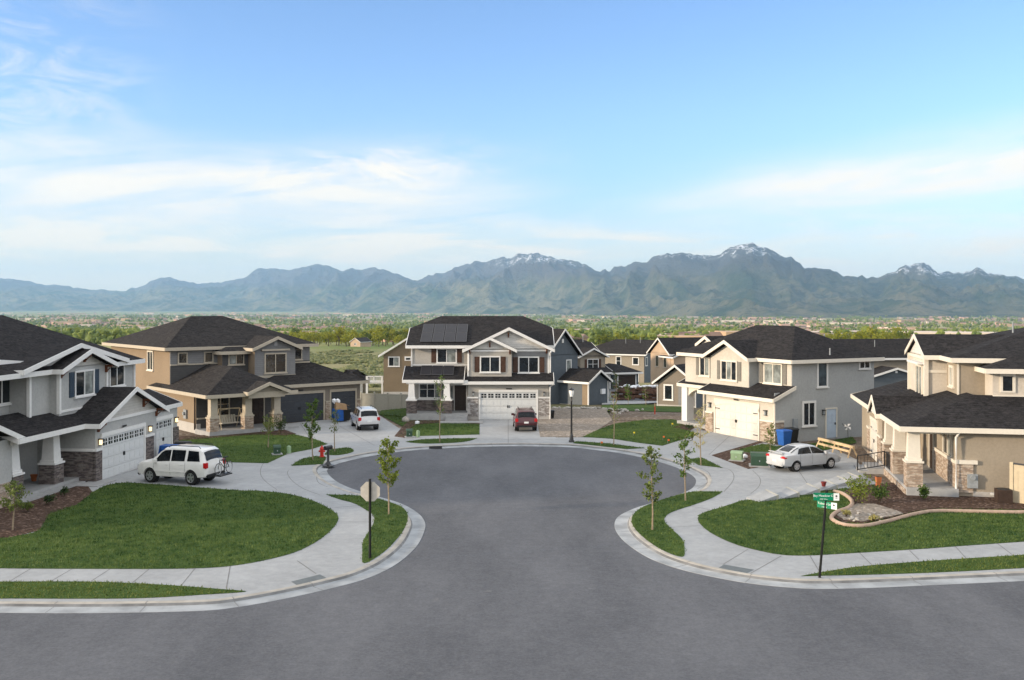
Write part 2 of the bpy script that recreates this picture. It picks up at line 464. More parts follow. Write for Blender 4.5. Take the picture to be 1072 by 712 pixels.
ccol = mixc(nt, el.ss(.02, .10), (1.0, .86, .66), (1.0, .92, .80))
ccol = mixc(nt, shade * .45, ccol, (.76, .80, .84))
ccol = mixc(nt, fill_bank.mn(1.0), ccol, (.96, .96, .95))
CL = nd(nt, 'ShaderNodeVectorMath', {0: ccol, 3: (fill_bank.mn(1.0) * 1.6 + 3.3).v}, operation='SCALE').outputs[0]
hsv = nd(nt, 'ShaderNodeHueSaturation', {'Saturation': 1.05, 'Value': 1.0, 'Color': sky.outputs[0]}).outputs[0]
hsv = nd(nt, 'ShaderNodeVectorMath', {0: hsv, 1: (.76, .76, .86)}, operation='MULTIPLY').outputs[0]
hsv = nd(nt, 'ShaderNodeVectorMath', {0: hsv, 3: (el.ss(-.02, .20) * .36 + .64).v}, operation='SCALE').outputs[0]
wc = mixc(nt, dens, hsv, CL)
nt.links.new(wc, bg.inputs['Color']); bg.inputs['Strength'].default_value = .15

vs = scene.view_settings
vs.view_transform = 'Standard'; vs.look = 'None'; vs.gamma = 1; vs.use_curve_mapping = False
vs.exposure = 1.25
c = scene.cycles
c.use_denoising = True
try: c.denoiser = 'OPENIMAGEDENOISE'
except Exception: pass
c.max_bounces = 6; c.diffuse_bounces = 3; c.glossy_bounces = 3; c.transmission_bounces = 3; c.volume_bounces = 1; c.transparent_max_bounces = 8
c.sample_clamp_indirect = 6

# ------------------------------------------------------------------ haze
mh = bpy.data.materials.new('haze_air'); mh.use_nodes = True
nt = mh.node_tree; nt.nodes.clear()
pv = nd(nt, 'ShaderNodeVolumePrincipled', {'Color': (.42, .68, 1.0, 1), 'Density': 3.2e-5, 'Anisotropy': .1})
om = nd(nt, 'ShaderNodeOutputMaterial'); nt.links.new(pv.outputs[0], om.inputs['Volume'])
MATS['haze_air'] = mh
hb = MB(); hb.box(-26000, -300, -190, 26000, 31500, 1150)
tag(hb.build('haze', 'haze_air'), kind='stuff')

# ------------------------------------------------------------------ terrain
ys = [-250, -60, 0, 30, 60, 75, 88] + list(np.linspace(92, 320, 46)) + list(np.linspace(335, 900, 50)) + list(np.geomspace(940, 31000, 60))
mb = MB()
nx = 90
for y in ys:
    hw = max(140, abs(y) * .85 + 60)
    for i in range(nx):
        x = -hw + 2 * hw * i / (nx - 1)
        dz = 0
        if y > 130: dz = (mnoise.noise(Vector((x * .02, y * .02, 0))) * .9) * min(1, (y - 130) / 80)
        if 2500 > y > 1000: dz *= 3
        near = -.10 if y < 100 else -.02
        mb.v.append((x, y, terr(y) + dz + near))
for j in range(len(ys) - 1):
    for i in range(nx - 1):
        mb.f.append([j * nx + i, j * nx + i + 1, (j + 1) * nx + i + 1, (j + 1) * nx + i]); mb.m.append(0)
tag(mb.build('ground', 'valley', smooth=True, recalc=False), kind='structure')

# yard soil under the houses and gardens
yb = MB()
yb.poly([(-75, 30, .06), (75, 30, .06), (75, 92, .06), (-75, 92, .06)])
# asphalt edge, from the lower left round the turning circle to the lower right (pixels of the survey)
EDGE = [(-60, 642), (0, 641.6), (60, 642), (130, 641.5), (211, 639.5), (250, 635.5), (298, 627), (347, 616), (386, 605), (415, 590.6), (434.7, 573.6), (443.5, 558), (444.8, 547),
        (437, 537), (420, 527.4), (395.8, 520), (371.5, 512.8), (354.5, 505.5), (344.5, 497.5), (342.8, 491.5), (350, 486.8), (366, 482.2), (392, 476.8), (420, 472.8), (448, 470.4), (480, 468.6),
        (510, 467.6), (540, 467.2), (579, 467.8), (600, 468.6), (620, 470.8), (646.7, 474.2), (674.7, 479.6), (702.7, 487.6), (720.5, 495.2), (728.5, 502), (726, 510), (715.8, 516), (693.4, 523.4),
        (674.7, 529), (661.6, 533.5), (648, 540.5), (643.5, 548), (645.5, 557), (656, 569), (680, 584.5), (714, 596.6), (758, 606.4), (794, 612), (833, 615.6), (861, 616.6), (909, 615.6), (982, 612.4), (1072, 608.3), (1140, 605)]
def dens_curve(P, n=5):
    """Catmull-Rom through world points"""
    P = [Vector((*p, 0)) if len(p) == 2 else Vector(p) for p in P]
    out = []
    for i in range(len(P) - 1):
        p0, p1, p2, p3 = P[max(i - 1, 0)], P[i], P[i + 1], P[min(i + 2, len(P) - 1)]
        for k in range(n):
            t = k / n
            out.append(.5 * ((2 * p1) + (p2 - p0) * t + (2 * p0 - 5 * p1 + 4 * p2 - p3) * t * t + (3 * p1 - p0 - 3 * p2 + p3) * t ** 3))
    out.append(P[-1])
    return out
EW = dens_curve([g(*p) for p in EDGE], 5)
# extend both ends sideways beyond the picture
EW = [Vector((-140, EW[0].y, 0))] + EW + [Vector((140, EW[-1].y + 1.5, 0))]
def offset(P, d):
    out = []
    for i, p in enumerate(P):
        t = (P[min(i + 1, len(P) - 1)] - P[max(i - 1, 0)]).normalized()
        out.append(p + Vector((-t.y, t.x, 0)) * d)     # left of travel = away from the road
    return out
road = [(p.x, p.y, 0.0) for p in EW] + [(140, -200, 0.0), (-140, -200, 0.0)]
rb = MB(); rb.poly(road)
tag(rb.build('road', 'asphalt', recalc=False), kind='structure')
kb = MB()
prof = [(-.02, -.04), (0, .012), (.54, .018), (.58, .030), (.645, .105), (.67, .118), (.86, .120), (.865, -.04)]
strip_m = [2, 2, 2, 3, 0, 0, 0]  # kerb face strip gets a darker colour as its shadow line
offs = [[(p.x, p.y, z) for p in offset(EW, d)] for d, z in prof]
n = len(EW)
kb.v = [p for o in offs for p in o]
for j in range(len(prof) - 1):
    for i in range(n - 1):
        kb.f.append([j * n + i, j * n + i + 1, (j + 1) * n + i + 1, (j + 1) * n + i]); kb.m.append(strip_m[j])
# joints across the kerb
cum = 0
for i in range(1, n):
    cum += (EW[i] - EW[i - 1]).length
    if cum > 3.0:
        cum = 0
        d = (EW[i] - EW[i - 1]).normalized() * .012
        for j in range(1, len(prof) - 2):
            a, b_ = Vector(offs[j][i]), Vector(offs[j + 1][i])
            u = Vector((0, 0, .004))
            kb.add([a - d + u, a + d + u, b_ + d + u, b_ - d + u], [(0, 1, 2, 3)], 1)
tag(kb.build('kerb', ['kerb_top', 'joint_dark', 'gutter_pan', 'kerb_face_shade'], recalc=False, smooth=40), kind='structure')
# yards: everything behind the kerb
inner = offset(EW, .84)
yb = MB(); yb.poly([(p.x, p.y, .07) for p in inner] + [(140, 90, .07), (-140, 90, .07)])
tag(yb.build('yard_ground', 'soil', recalc=False), kind='structure')

# concrete: pavement ring and the driveways
PZ = .112
outer = [(1140, 560), (1090, 566), (1072, 537), (1000, 524), (940, 521), (905, 500), (897, 483), (870, 470), (813, 467.5), (736, 452), (722, 445), (700, 452), (690, 462), (610, 459.4), (582, 459.5), (562, 440.5), (502, 440.5), (500, 448), (440, 452),
         (418, 450), (397, 436), (377, 440.5), (338, 441), (289, 446), (265, 452), (225, 460), (203, 460), (187, 474), (160, 488), (106, 504), (92, 502), (60, 500), (-10, 530), (-60, 560)]
seg = [p for p in inner if -75 < p.x < 75]
cb = MB(); cb.poly([(p.x, p.y, PZ) for p in seg] + [(*g(x, y), PZ) for x, y in outer])
jl = [[(281, 480), (274, 490), (273, 499), (279, 507), (290, 515)], [(302, 494.6), (301, 498), (306, 505.5), (318, 514), (335, 520.5)],
      [(755.5, 491), (764, 494), (768, 499), (767, 506), (758, 517)], [(788, 494.6), (795.6, 503), (794.4, 511.6), (786, 519)],
      [(346, 493), (333, 499), (333, 507), (343, 512)], [(729, 490), (742, 497), (742, 506), (730, 514)],
      [(10, 612), (33, 598)], [(53, 612), (75, 599)], [(95, 612), (115, 599)], [(138, 614), (156, 599)], [(190, 616), (204, 598.5)], [(237, 619), (241, 596)], [(311, 590), (331, 604)], [(352, 549), (386, 549)], [(338, 535), (383, 531)],
      [(757, 594), (783, 578)], [(785, 604), (818, 585)], [(848, 585), (858, 602)], [(900, 582), (912, 594)], [(952, 579), (962, 589)], [(1000, 575), (1011, 587)], [(1043, 571), (1060, 584)], [(699, 555), (733, 553)], [(712, 530), (742, 536)],
      [(532, 441), (532, 466)], [(503, 456), (575, 456)], [(500, 461.5), (620, 462.5)], [(766, 456), (742, 478)], [(745, 466), (790, 470)], [(830, 486), (845, 508)], [(800, 491), (884, 484)], [(314, 444), (330, 470)], [(345, 442), (392, 468)], [(300, 452), (385, 446)],
      [(212, 480), (214, 505)], [(150, 492), (152, 506)]]
for pl in jl:
    W = [Vector((*g(*p), PZ + .004)) for p in pl]
    if len(W) > 2: W = [Vector((p.x, p.y, PZ + .004)) for p in dens_curve([(p.x, p.y) for p in W], 6)]
    for a, b_ in zip(W, W[1:]):
        d = (b_ - a).normalized(); q = Vector((-d.y, d.x, 0)) * .018
        cb.add([a - q, a + q, b_ + q, b_ - q], [(0, 1, 2, 3)], 1)
for pl in ([(304.7, 612.4), (335, 604.7), (343.6, 609.5), (313, 617.3)], [(758, 594.2), (789.5, 599.8), (782, 603.4), (752, 598)]):
    cb.poly([(*g(*p), PZ + .006) for p in pl], 2)
tag(cb.build('pavement', ['concrete', 'joint_dark', 'tactile_pad'], recalc=False), kind='structure')

# ------------------------------------------------------------------ lawns and beds
rng = np.random.default_rng(5)
def inside(P, x, y):
    c_ = np.zeros(len(x), bool)
    n_ = len(P)
    for i in range(n_):
        x0, y0 = P[i]; x1, y1 = P[i - 1]
        k = ((y0 > y) != (y1 > y))
        with np.errstate(divide='ignore', invalid='ignore'):
            k &= x < (x1 - x0) * (y - y0) / (y1 - y0) + x0
        c_ ^= k
    return c_
BL = {'grass_blade': [], 'grass_verge': []}
HOLES = []
def lawn(px, dens, h=.075, mat='grass_blade', z=PZ + .012, world=False, smooth=True):
    W = px if world else [g(*p) for p in px]
    if smooth:
        W2 = dens_curve([Vector((*p, 0)) for p in W + [W[0]]], 4)[:-1]
        W = [(p.x, p.y) for p in W2]
    mb = MB(); mb.poly([(x, y, z) for x, y in W])
    o = tag(mb.build('lawn', 'turf', recalc=False), kind='structure')
    a = np.array(W); lo, hi = a.min(0), a.max(0)
    n_ = int((hi - lo).prod() * dens)
    p = lo + rng.random((n_, 2)) * (hi - lo)
    ok = inside(W, p[:, 0], p[:, 1])
    for hp in HOLES: ok &= ~inside(hp, p[:, 0], p[:, 1])
    p = p[ok]
    p = p + (rng.random(p.shape) - .5) * .14
    BL[mat].append((p, h, z))
    return W
def bed(name, px, mat, z=PZ + .03, sm=True):
    W = [g(*p) for p in px]
    if sm: W = [(p.x, p.y) for p in dens_curve([Vector((*p, 0)) for p in W + [W[0]]], 4)[:-1]]
    mb = MB(); mb.prism(W, .0, z)
    tag(mb.build(name, mat), kind='structure')
    return W

L1 = [(341, 520), (378.8, 521.3), (393.4, 523.7), (412.8, 529.8), (422.5, 534.7), (427, 543), (423.8, 555.3), (415.3, 567.5), (400.7, 582), (381.2, 593), (379.3, 582), (380, 570), (386, 559), (391, 550.5), (391.4, 543), (386, 538.3), (371.5, 529.8), (354.5, 525)]
lawn(L1, 150)
lawn([(-60, 567), (0, 566), (12, 565), (41, 557.8), (52, 540), (80, 530.8), (95, 518.7), (100.8, 515.5), (112, 510.3), (130.7, 507.6), (158.7, 509), (200, 512), (250, 515.7), (267, 516), (298.6, 519), (323, 525), (342.3, 533.5), (354, 543), (350.8, 553), (340, 563.8), (323, 574.8), (298.6, 584.5), (250, 594.7), (194, 598.6), (73, 598.8), (0, 598.3), (-60, 598)], 150, .085)
lawn([(-60, 612.4), (0, 612.4), (90, 612.4), (146, 614.4), (194.4, 617.3), (233, 620.5), (257.6, 623), (211, 626.3), (155.5, 629.6), (97, 630.5), (0, 630.2), (-60, 630)], 150, mat='grass_verge')
lawn([(756.7, 517), (726.4, 517), (707, 521.3), (687.5, 527.4), (670.5, 534.7), (662, 543), (662.7, 553), (673, 565), (692.3, 578.4), (714.2, 586.2), (716.6, 577.2), (714.2, 567.5), (704.5, 557.8), (697.2, 550.5), (696, 544.4), (704.5, 538.3), (726.4, 531), (745.8, 523.7)], 150)
bedP = [(1140, 534), (1072, 536.5), (1030.7, 536), (982, 535.2), (957.8, 538.3), (928.6, 546), (904.3, 551), (882.5, 549.8), (871.5, 543.5), (877.6, 537), (889.8, 532.2), (893, 526), (882.5, 518), (895, 512), (940, 508), (1000, 512), (1140, 512)]
HOLES.append([g(*p) for p in bedP])
lawn([(776, 526.6), (755.5, 533.5), (736, 539.5), (731, 544.4), (732.4, 550.5), (743.4, 560.2), (765, 571), (789.5, 578.4), (818.7, 584), (848.5, 584.6), (885, 582.6), (957.8, 578.2), (1006, 574.6), (1072, 570), (1140, 565), (1140, 530), (1072, 534), (982, 532), (900, 515), (875, 514.5), (849, 518), (813, 522.7)], 150, .08)
HOLES.clear()
lawn([(837.5, 606.6), (872.7, 600.3), (909, 595.4), (982, 589.8), (1072, 584), (1140, 580), (1140, 595), (1072, 598), (1006.4, 601.5), (933.5, 604.4), (860.6, 606.2)], 150, mat='grass_verge')
lawn([(186, 475), (187, 462), (200, 459.6), (221, 459.2), (265, 455.8), (307, 456), (330, 461.5), (343, 466.6), (326.7, 472), (302.4, 476.6), (280, 487), (240, 486), (205, 481)], 90, smooth=False)
lawn([(305, 489.8), (310, 485.5), (317.3, 482), (330.4, 479.2), (342, 480.8), (338, 488)], 120, smooth=False)
lawn([(339.8, 478), (345.4, 472.8), (365, 470.4), (370, 474.7), (354.7, 478.4)], 120)
lawn([(397.6, 435.5), (425.7, 450.4), (416, 459), (438.7, 458.2), (502, 456.6), (502, 444.4), (468.5, 442.5), (430, 440.5), (420, 437)], 90, smooth=False)
lawn([(424, 464.4), (445, 461.6), (491, 460.4), (498, 461.2), (484, 464.6), (453.6, 466.2), (436.8, 465.8)], 120)
lawn([(609.3, 459.2), (627, 451), (644.8, 444.8), (674.7, 440.9), (704.6, 440.5), (719.5, 444.8), (712, 450), (732.6, 456), (693.4, 468.5), (667, 465.2), (640, 461)], 90, smooth=False)
lawn([(603, 463.6), (637, 465.9), (676, 471), (656, 472), (618.7, 467.8), (600, 465.8)], 110, smooth=False)
lawn([(721, 482.4), (735, 481), (757, 492), (731, 489)], 120, smooth=False)
lawn([(768.6, 473), (798.4, 466.5), (813, 469), (845, 467), (892, 459), (897, 465), (870, 472), (850, 476), (800, 476.5), (785, 476)], 90, smooth=False)
# grass strip and yards behind the houses
lawn([(396, 436), (399, 431), (430, 428), (431, 437), (420, 438)], 40, mat='grass_verge', smooth=False)
bed('mulch_bed', [(745, 478.5), (795, 463.6), (800, 464.4), (770, 474), (790, 477), (806, 478), (808, 489), (783.5, 493)], 'mulch', PZ + .02, sm=False)
bed('mulch_bed', [(-60, 568), (12, 565.5), (41, 558.2), (52, 540.5), (80, 531.2), (97, 518), (92, 511), (62, 512), (20, 524), (-60, 545)], 'mulch', PZ + .02, sm=False)
bed('mulch_bed', bedP, 'mulch', PZ + .05, sm=False)
bed('mulch_bed', [(187, 463), (187, 459), (221, 457), (262, 452.5), (289, 448.5), (310, 456), (300, 457.6), (266, 456.6), (221, 460.4)], 'mulch', PZ + .035, sm=False)
bed('mulch_bed', [(413, 458.5), (420, 450), (428, 442), (469, 441.5), (502, 443), (502, 445.5), (468, 444), (435, 446), (427, 452), (424, 460)], 'mulch', PZ + .035, sm=False)
bed('mulch_bed', [(705, 449), (716, 444.5), (728, 449), (722, 452.5)], 'mulch', PZ + .02, sm=False)
bed('gravel_yard', [(565.6, 459), (562, 441), (577, 429), (634, 429.6), (641, 441.5), (627, 451), (610.4, 459)], 'gravel', PZ + .02, sm=False)
bed('gravel_bed', [(876, 543), (884, 537), (897, 531), (915, 531), (938, 538), (946, 541.5), (928, 545), (904, 549.6), (884, 548)], 'gravel', PZ + .07, sm=False)
def blades(name, mat, chunks):
    V, F = [], []
    o = 0
    for p, h, z in chunks:
        n_ = len(p)
        a = rng.random(n_) * 2 * math.pi
        hh = h * (.45 + .75 * rng.random(n_)); wd = .012 + .016 * rng.random(n_)
        lx = (rng.random((n_, 2)) - .5) * .11
        dx = np.stack([np.cos(a) * wd, np.sin(a) * wd], 1)
        v = np.zeros((n_, 3, 3))
        v[:, 0, :2] = p - dx; v[:, 1, :2] = p + dx; v[:, 2, :2] = p + lx
        v[:, :2, 2] = z - .004; v[:, 2, 2] = z + hh
        V.append(v.reshape(-1, 3)); F.append(n_)
    V = np.concatenate(V); n_ = len(V) // 3
    me = bpy.data.meshes.new(name)
    me.vertices.add(len(V)); me.vertices.foreach_set('co', V.ravel())
    me.loops.add(len(V)); me.loops.foreach_set('vertex_index', np.arange(len(V), dtype=np.int32))
    me.polygons.add(n_); me.polygons.foreach_set('loop_start', np.arange(0, len(V), 3, dtype=np.int32)); me.polygons.foreach_set('loop_total', np.full(n_, 3, np.int32))
    me.materials.append(MATS[mat]); me.update(calc_edges=True)
    ob = bpy.data.objects.new(name, me); COL.objects.link(ob)
    tag(ob, kind='stuff')
for k, v in BL.items(): blades('grass', k, v)

# far street behind the centre houses, laid on the falling ground
def gt(px, py, lift=0.0):
    """where the sight line of a surveyed pixel meets the falling ground"""
    y = 20.0
    for _ in range(4000):
        z = CAMZ - (py - HOR) / FPX * y
        if z <= terr(y) + lift: break
        y += .25
    return ((px - 536) / FPX * y, y, terr(y) + lift)
def strip(name, px, mat, lift):
    # subdivide so the sheet follows the ground
    W = [gt(*p) for p in px]
    bm = bmesh.new()
    f = bm.faces.new([bm.verts.new((x, y, 0)) for x, y, z in W])
    for yy in np.arange(90, 320, 3.0):
        bmesh.ops.bisect_plane(bm, geom=bm.verts[:] + bm.edges[:] + bm.faces[:], plane_co=(0, yy, 0), plane_no=(0, 1, 0))
    for v_ in bm.verts: v_.co.z = terr(v_.co.y) + lift
    me = bpy.data.meshes.new(name); bm.to_mesh(me); bm.free()
    me.materials.append(MATS[mat])
    o = bpy.data.objects.new(name, me); COL.objects.link(o)
    return tag(o, kind='structure')
strip('far_street', [(630, 421), (700, 419), (745, 416), (745, 407), (700, 409), (660, 407), (650, 403.5), (632, 406)], 'asphalt', .11)
strip('far_pavement', [(630, 425), (672, 424), (745, 419), (745, 416.4), (700, 419.4), (630, 421.4)], 'concrete', .16)
strip('far_driveway', [(632, 406), (650, 403.3), (659, 400.4), (628, 401)], 'concrete', .13)
strip('far_lawn', [(630, 433), (640, 431), (722, 433), (722, 426), (672, 424.4), (630, 425.4)], 'turf', .12)
strip('far_soil', [(636, 441), (720, 443), (724, 433.4), (640, 431.4)], 'soil', .10)
# ------------------------------------------------------------------ house kit
class Face:
    """a vertical wall line in plan; outward is to the right of p0 -> p1"""
    def __init__(s, p0, p1):
        s.p0 = Vector((*p0, 0)); d = Vector((*p1, 0)) - s.p0
        s.len = d.length; s.d = d.normalized(); s.o = Vector((s.d.y, -s.d.x, 0))
    def at(s, u, z, o=0.0):
        p = s.p0 + s.d * u + s.o * o
        return (p.x, p.y, z)
def fbox(mb, F, u0, u1, z0, z1, o0, o1, mi=0):
    b_ = [F.at(u0, z0, o0), F.at(u1, z0, o0), F.at(u1, z0, o1), F.at(u0, z0, o1)]
    t = [F.at(u0, z1, o0), F.at(u1, z1, o0), F.at(u1, z1, o1), F.at(u0, z1, o1)]
    mb.hexa(b_, t, mi)

class House:
    def __init__(s, name, label, loc, rot, cat='house', group=None, trim='white_trim', roof='roof_black'):
        s.root = thing(name, label, cat, loc, R(rot), group)
        s.parts = {}
        s.trim, s.roofm = trim, roof
    def mb(s, part, mat):
        return s.parts.setdefault((part, mat), MB())
    def finish(s):
        for (part, mat), mb in s.parts.items():
            if part in ('wall', 'shade_panel'):
                mb.build(part, mat, s.root); continue
            for vs, fs in mb.g:
                q = MB(); q.add(vs, fs); q.build(part, mat, s.root)
    def wall(s, x0, y0, x1, y1, z0, z1, mat): s.mb('wall', mat).box(x0, y0, z0, x1, y1, z1)
    def stone(s, x0, y0, x1, y1, z0, z1, mat): s.mb('stone_wainscot', mat).box(x0, y0, z0, x1, y1, z1)
    def band(s, F, u0, u1, z, h=.14, o=.06, mat=None): fbox(s.mb('trim_band', mat or s.trim), F, u0, u1, z, z + h, -.02, o)
    def corner(s, x, y, z0, z1, w_=.1): s.mb('corner_trim', s.trim).box(x - w_, y - w_, z0, x + w_, y + w_, z1)
    # ---- roofs
    def _fascia(s, mb, p, q, c, h=.24):
        p, q = Vector(p), Vector(q); c = Vector(c)
        d = q - p; d.z = 0
        o = Vector((d.y, -d.x, 0)).normalized()
        m_ = (p + q) / 2 - c; m_.z = 0
        if o.dot(m_) < 0: o = -o
        e = o * .05; up = Vector((0, 0, .02)); dn = Vector((0, 0, -h))
        mb.hexa([p + dn, q + dn, q + dn + e, p + dn + e], [p + up, q + up, q + up + e, p + up + e])
    def roof_polys(s, tops, edges, mat=None, th=.16, fascia=None):
        mb = MB()
        for t in tops: mb.slab(t, th)
        r_ = mb.build('roof', mat or s.roofm, s.root)
        f = MB()
        c = Vector((0, 0, 0)); k = 0
        for t in tops:
            for p in t: c += Vector(p); k += 1
        c /= k
        for p, q in edges: s._fascia(f, p, q, c)
        f.build('fascia', fascia or s.trim, r_)
        return r_
    def roof(s, x0, x1, y0, y1, z, pitch, ends=('hip', 'hip'), along='x', mat=None, fascia=None):
        """ridge along `along`; ends are 'hip', 'gable' or a clip height"""
        sw = along == 'y'
        if sw: x0, x1, y0, y1 = y0, y1, x0, x1
        T = (lambda a, b_, zz: (b_, a, zz)) if sw else (lambda a, b_, zz: (a, b_, zz))
        ym = (y0 + y1) / 2; run = (y1 - y0) / 2; zr = z + pitch * run
        def end(kind, xe, sg):
            if kind == 'hip': return [xe + sg * run], None
            if kind == 'gable': return [xe], None
            return [xe + sg * (zr - kind) / pitch], kind
        (xl,), cl = end(ends[0], x0, 1); (xr,), cr = end(ends[1], x1, -1)
        fr = [(x0, y0, z), (x1, y0, z)]; bk = [(x1, y1, z), (x0, y1, z)]
        fl = [T(*p) for p in fr]; 
        front = [T(x0, y0, z), T(x1, y0, z)]
        back = [T(x1, y1, z), T(x0, y1, z)]
        edges = [(T(x0, y0, z), T(x1, y0, z)), (T(x0, y1, z), T(x1, y1, z))]
        tops = []
        def yc(zc): return (zc - z) / pitch
        if cr is not None: front.append(T(x1, y0 + yc(cr), cr))
        front += [T(xr, ym, zr), T(xl, ym, zr)]
        if cl is not None: front.append(T(x0, y0 + yc(cl), cl))
        if cl is not None: back.append(T(x0, y1 - yc(cl), cl))
        back += [T(xl, ym, zr), T(xr, ym, zr)]
        if cr is not None: back.append(T(x1, y1 - yc(cr), cr))
        tops = [front, back]
        for kind, xe, xp in ((ends[0], x0, xl), (ends[1], x1, xr)):
            if kind == 'hip':
                tops.append([T(xe, y0, z), T(xe, y1, z), T(xp, ym, zr)]); edges.append((T(xe, y0, z), T(xe, y1, z)))
            elif kind == 'gable':
                edges += [(T(xe, y0, z), T(xe, ym, zr)), (T(xe, ym, zr), T(xe, y1, z))]
            else:
                zc = kind
                a, b_ = T(xe, y0 + yc(zc), zc), T(xe, y1 - yc(zc), zc)
                tops.append([a, b_, T(xp, ym, zr)])
                edges += [(T(xe, y0, z), a), (b_, T(xe, y1, z)), (a, b_)]
        return s.roof_polys(tops, edges, mat, fascia=fascia)
    def shed(s, x0, x1, y0, y1, z0, z1, mat=None, hipl=0, hipr=0, fascia=None):
        """slope rising from y0 to y1; hips cut the ends"""
        tops = [[(x0, y0, z0), (x1, y0, z0), (x1 - hipr, y1, z1), (x0 + hipl, y1, z1)]]
        edges = [((x0, y0, z0), (x1, y0, z0))]
        if hipl: tops.append([(x0, y0, z0), (x0 + hipl, y1, z1), (x0, y1, z0)]); edges.append(((x0, y0, z0), (x0, y1, z0)))
        else: edges.append(((x0, y0, z0), (x0, y1, z1)))
        if hipr: tops.append([(x1, y0, z0), (x1, y1, z0), (x1 - hipr, y1, z1)]); edges.append(((x1, y0, z0), (x1, y1, z0)))
        else: edges.append(((x1, y0, z0), (x1, y1, z1)))
        return s.roof_polys(tops, edges, mat, fascia=fascia)
    def gable_wall(s, F, u0, u1, z, pitch, mat, th=.2, o=0.0):
        um = (u0 + u1) / 2; zt = z + pitch * (u1 - u0) / 2
        b_ = [F.at(u0, z, o - th), F.at(u1, z, o - th), F.at(um, zt, o - th)]
        t = [F.at(u0, z, o), F.at(u1, z, o), F.at(um, zt, o)]
        s.mb('gable_wall', mat).hexa(b_, t)
    def bracket(s, F, u, z, o=.0, size=.55):
        mb = MB()
        for a, b_, c, d in ((0, size, -.12, 0), (0, .12, -size, -.12)):
            fbox(mb, F, u - .06, u + .06, z + c, z + d, o + a, o + b_)
        mb.hexa([F.at(u - .05, z - size * .9, o + .1), F.at(u + .05, z - size * .9, o + .1), F.at(u + .05, z - size * .9 + .1, o + .12), F.at(u - .05, z - size * .9 + .1, o + .12)],
                [F.at(u - .05, z - .14, o + size * .85), F.at(u + .05, z - .14, o + size * .85), F.at(u + .05, z - .1, o + size * .95), F.at(u - .05, z - .1, o + size * .95)])
        mb.build('bracket', 'bracket_wood', s.root)
    # ---- openings
    def window(s, F, u, z, w_, h, panes=2, shut=None, trim=.11, cross=False, pale=None, sill=True, sw=None, mat=None, arr=None):
        g_ = MB()
        fbox(g_, F, u - w_ / 2, u + w_ / 2, z, z + h, -.03, .012)
        o = g_.build('window', pale or 'glass_dark', s.root)
        f = MB()
        a, b_ = u - w_ / 2, u + w_ / 2
        fbox(f, F, a - trim, a, z, z + h, -.02, .07); fbox(f, F, b_, b_ + trim, z, z + h, -.02, .07)
        fbox(f, F, a - trim, b_ + trim, z + h, z + h + trim, -.02, .08); fbox(f, F, a - trim, b_ + trim, z - trim * .6, z, -.02, .07)
        for i in range(1, panes):
            uu = a + (b_ - a) * i / panes
            fbox(f, F, uu - .035, uu + .035, z, z + h, 0, .05)
        if cross: fbox(f, F, a, b_, z + h * .52 - .025, z + h * .52 + .025, 0, .045)
        f.build('frame', mat or s.trim, o)
        if panes >= 2 and not pale:
            cu = MB(); k = (arr if arr is not None else rnd.choice([0, 1]))
            uu0 = a + (b_ - a) * k / panes; uu1 = a + (b_ - a) * (k + 1) / panes
            fbox(cu, F, uu0 + .05, uu1 - .05, z + .02, z + h - .02, .0, .016)
            cu.build('curtain', 'glass_curtain', o)
        if sill:
            sb = MB(); fbox(sb, F, a - trim - .06, b_ + trim + .06, z - trim * .6 - .09, z - trim * .6, -.02, .13)
            sb.build('sill', mat or s.trim, o)
        if shut:
            sw_ = sw or .42
            for q in (a - trim - sw_ - .03, b_ + trim + .03):
                sh = MB(); fbox(sh, F, q, q + sw_, z - .05, z + h + .05, -.01, .05)
                for k in range(int(h / .12)):
                    fbox(sh, F, q + .06, q + sw_ - .06, z + .04 + k * .12, z + .09 + k * .12, .05, .065)
                sh.build('shutter', shut, o)
        return o
    def door(s, F, u, z, w_, h, mat, handle=True, light=False):
        d = MB(); fbox(d, F, u - w_ / 2, u + w_ / 2, z, z + h, -.03, .03)
        for zz in (.12, .52):
            for k in (0, 1):
                uu = u - w_ / 2 + .12 + k * (w_ / 2 - .06)
                fbox(d, F, uu, uu + w_ / 2 - .18, z + h * zz, z + h * (zz + .33), .03, .045)
        o = d.build('door', mat, s.root)
        f = MB()
        fbox(f, F, u - w_ / 2 - .1, u - w_ / 2, z, z + h + .1, -.02, .07); fbox(f, F, u + w_ / 2, u + w_ / 2 + .1, z, z + h + .1, -.02, .07); fbox(f, F, u - w_ / 2, u + w_ / 2, z + h, z + h + .1, -.02, .07)
        f.build('frame', s.trim, o)
        if handle:
            hb_ = MB(); fbox(hb_, F, u + w_ / 2 - .14, u + w_ / 2 - .09, z + .95, z + 1.1, .03, .1); hb_.build('handle', 'iron', o)
        return o
    def garage_door(s, F, u, w_, h, mat, lights=True, trimw=.14, arch=0.0, ftrim=None, z=.0):
        d = MB(); a = u - w_ / 2; b_ = u + w_ / 2
        rows = 4; rh = h / rows
        fbox(d, F, a, b_, z, z + h, -.05, .0)
        nc = max(4, int(round(w_ / .62 / 2) * 2)); cw = w_ / nc
        for r_ in range(rows):
            fbox(d, F, a + .0, b_, z + r_ * rh + .012, z + (r_ + 1) * rh - .012, .0, .016)
            if lights and r_ == rows - 1: continue
            for k in range(nc):
                fbox(d, F, a + k * cw + .07, a + (k + 1) * cw - .07, z + r_ * rh + .11, z + (r_ + 1) * rh - .11, .016, .03)
        o = d.build('garage_door', mat, s.root)
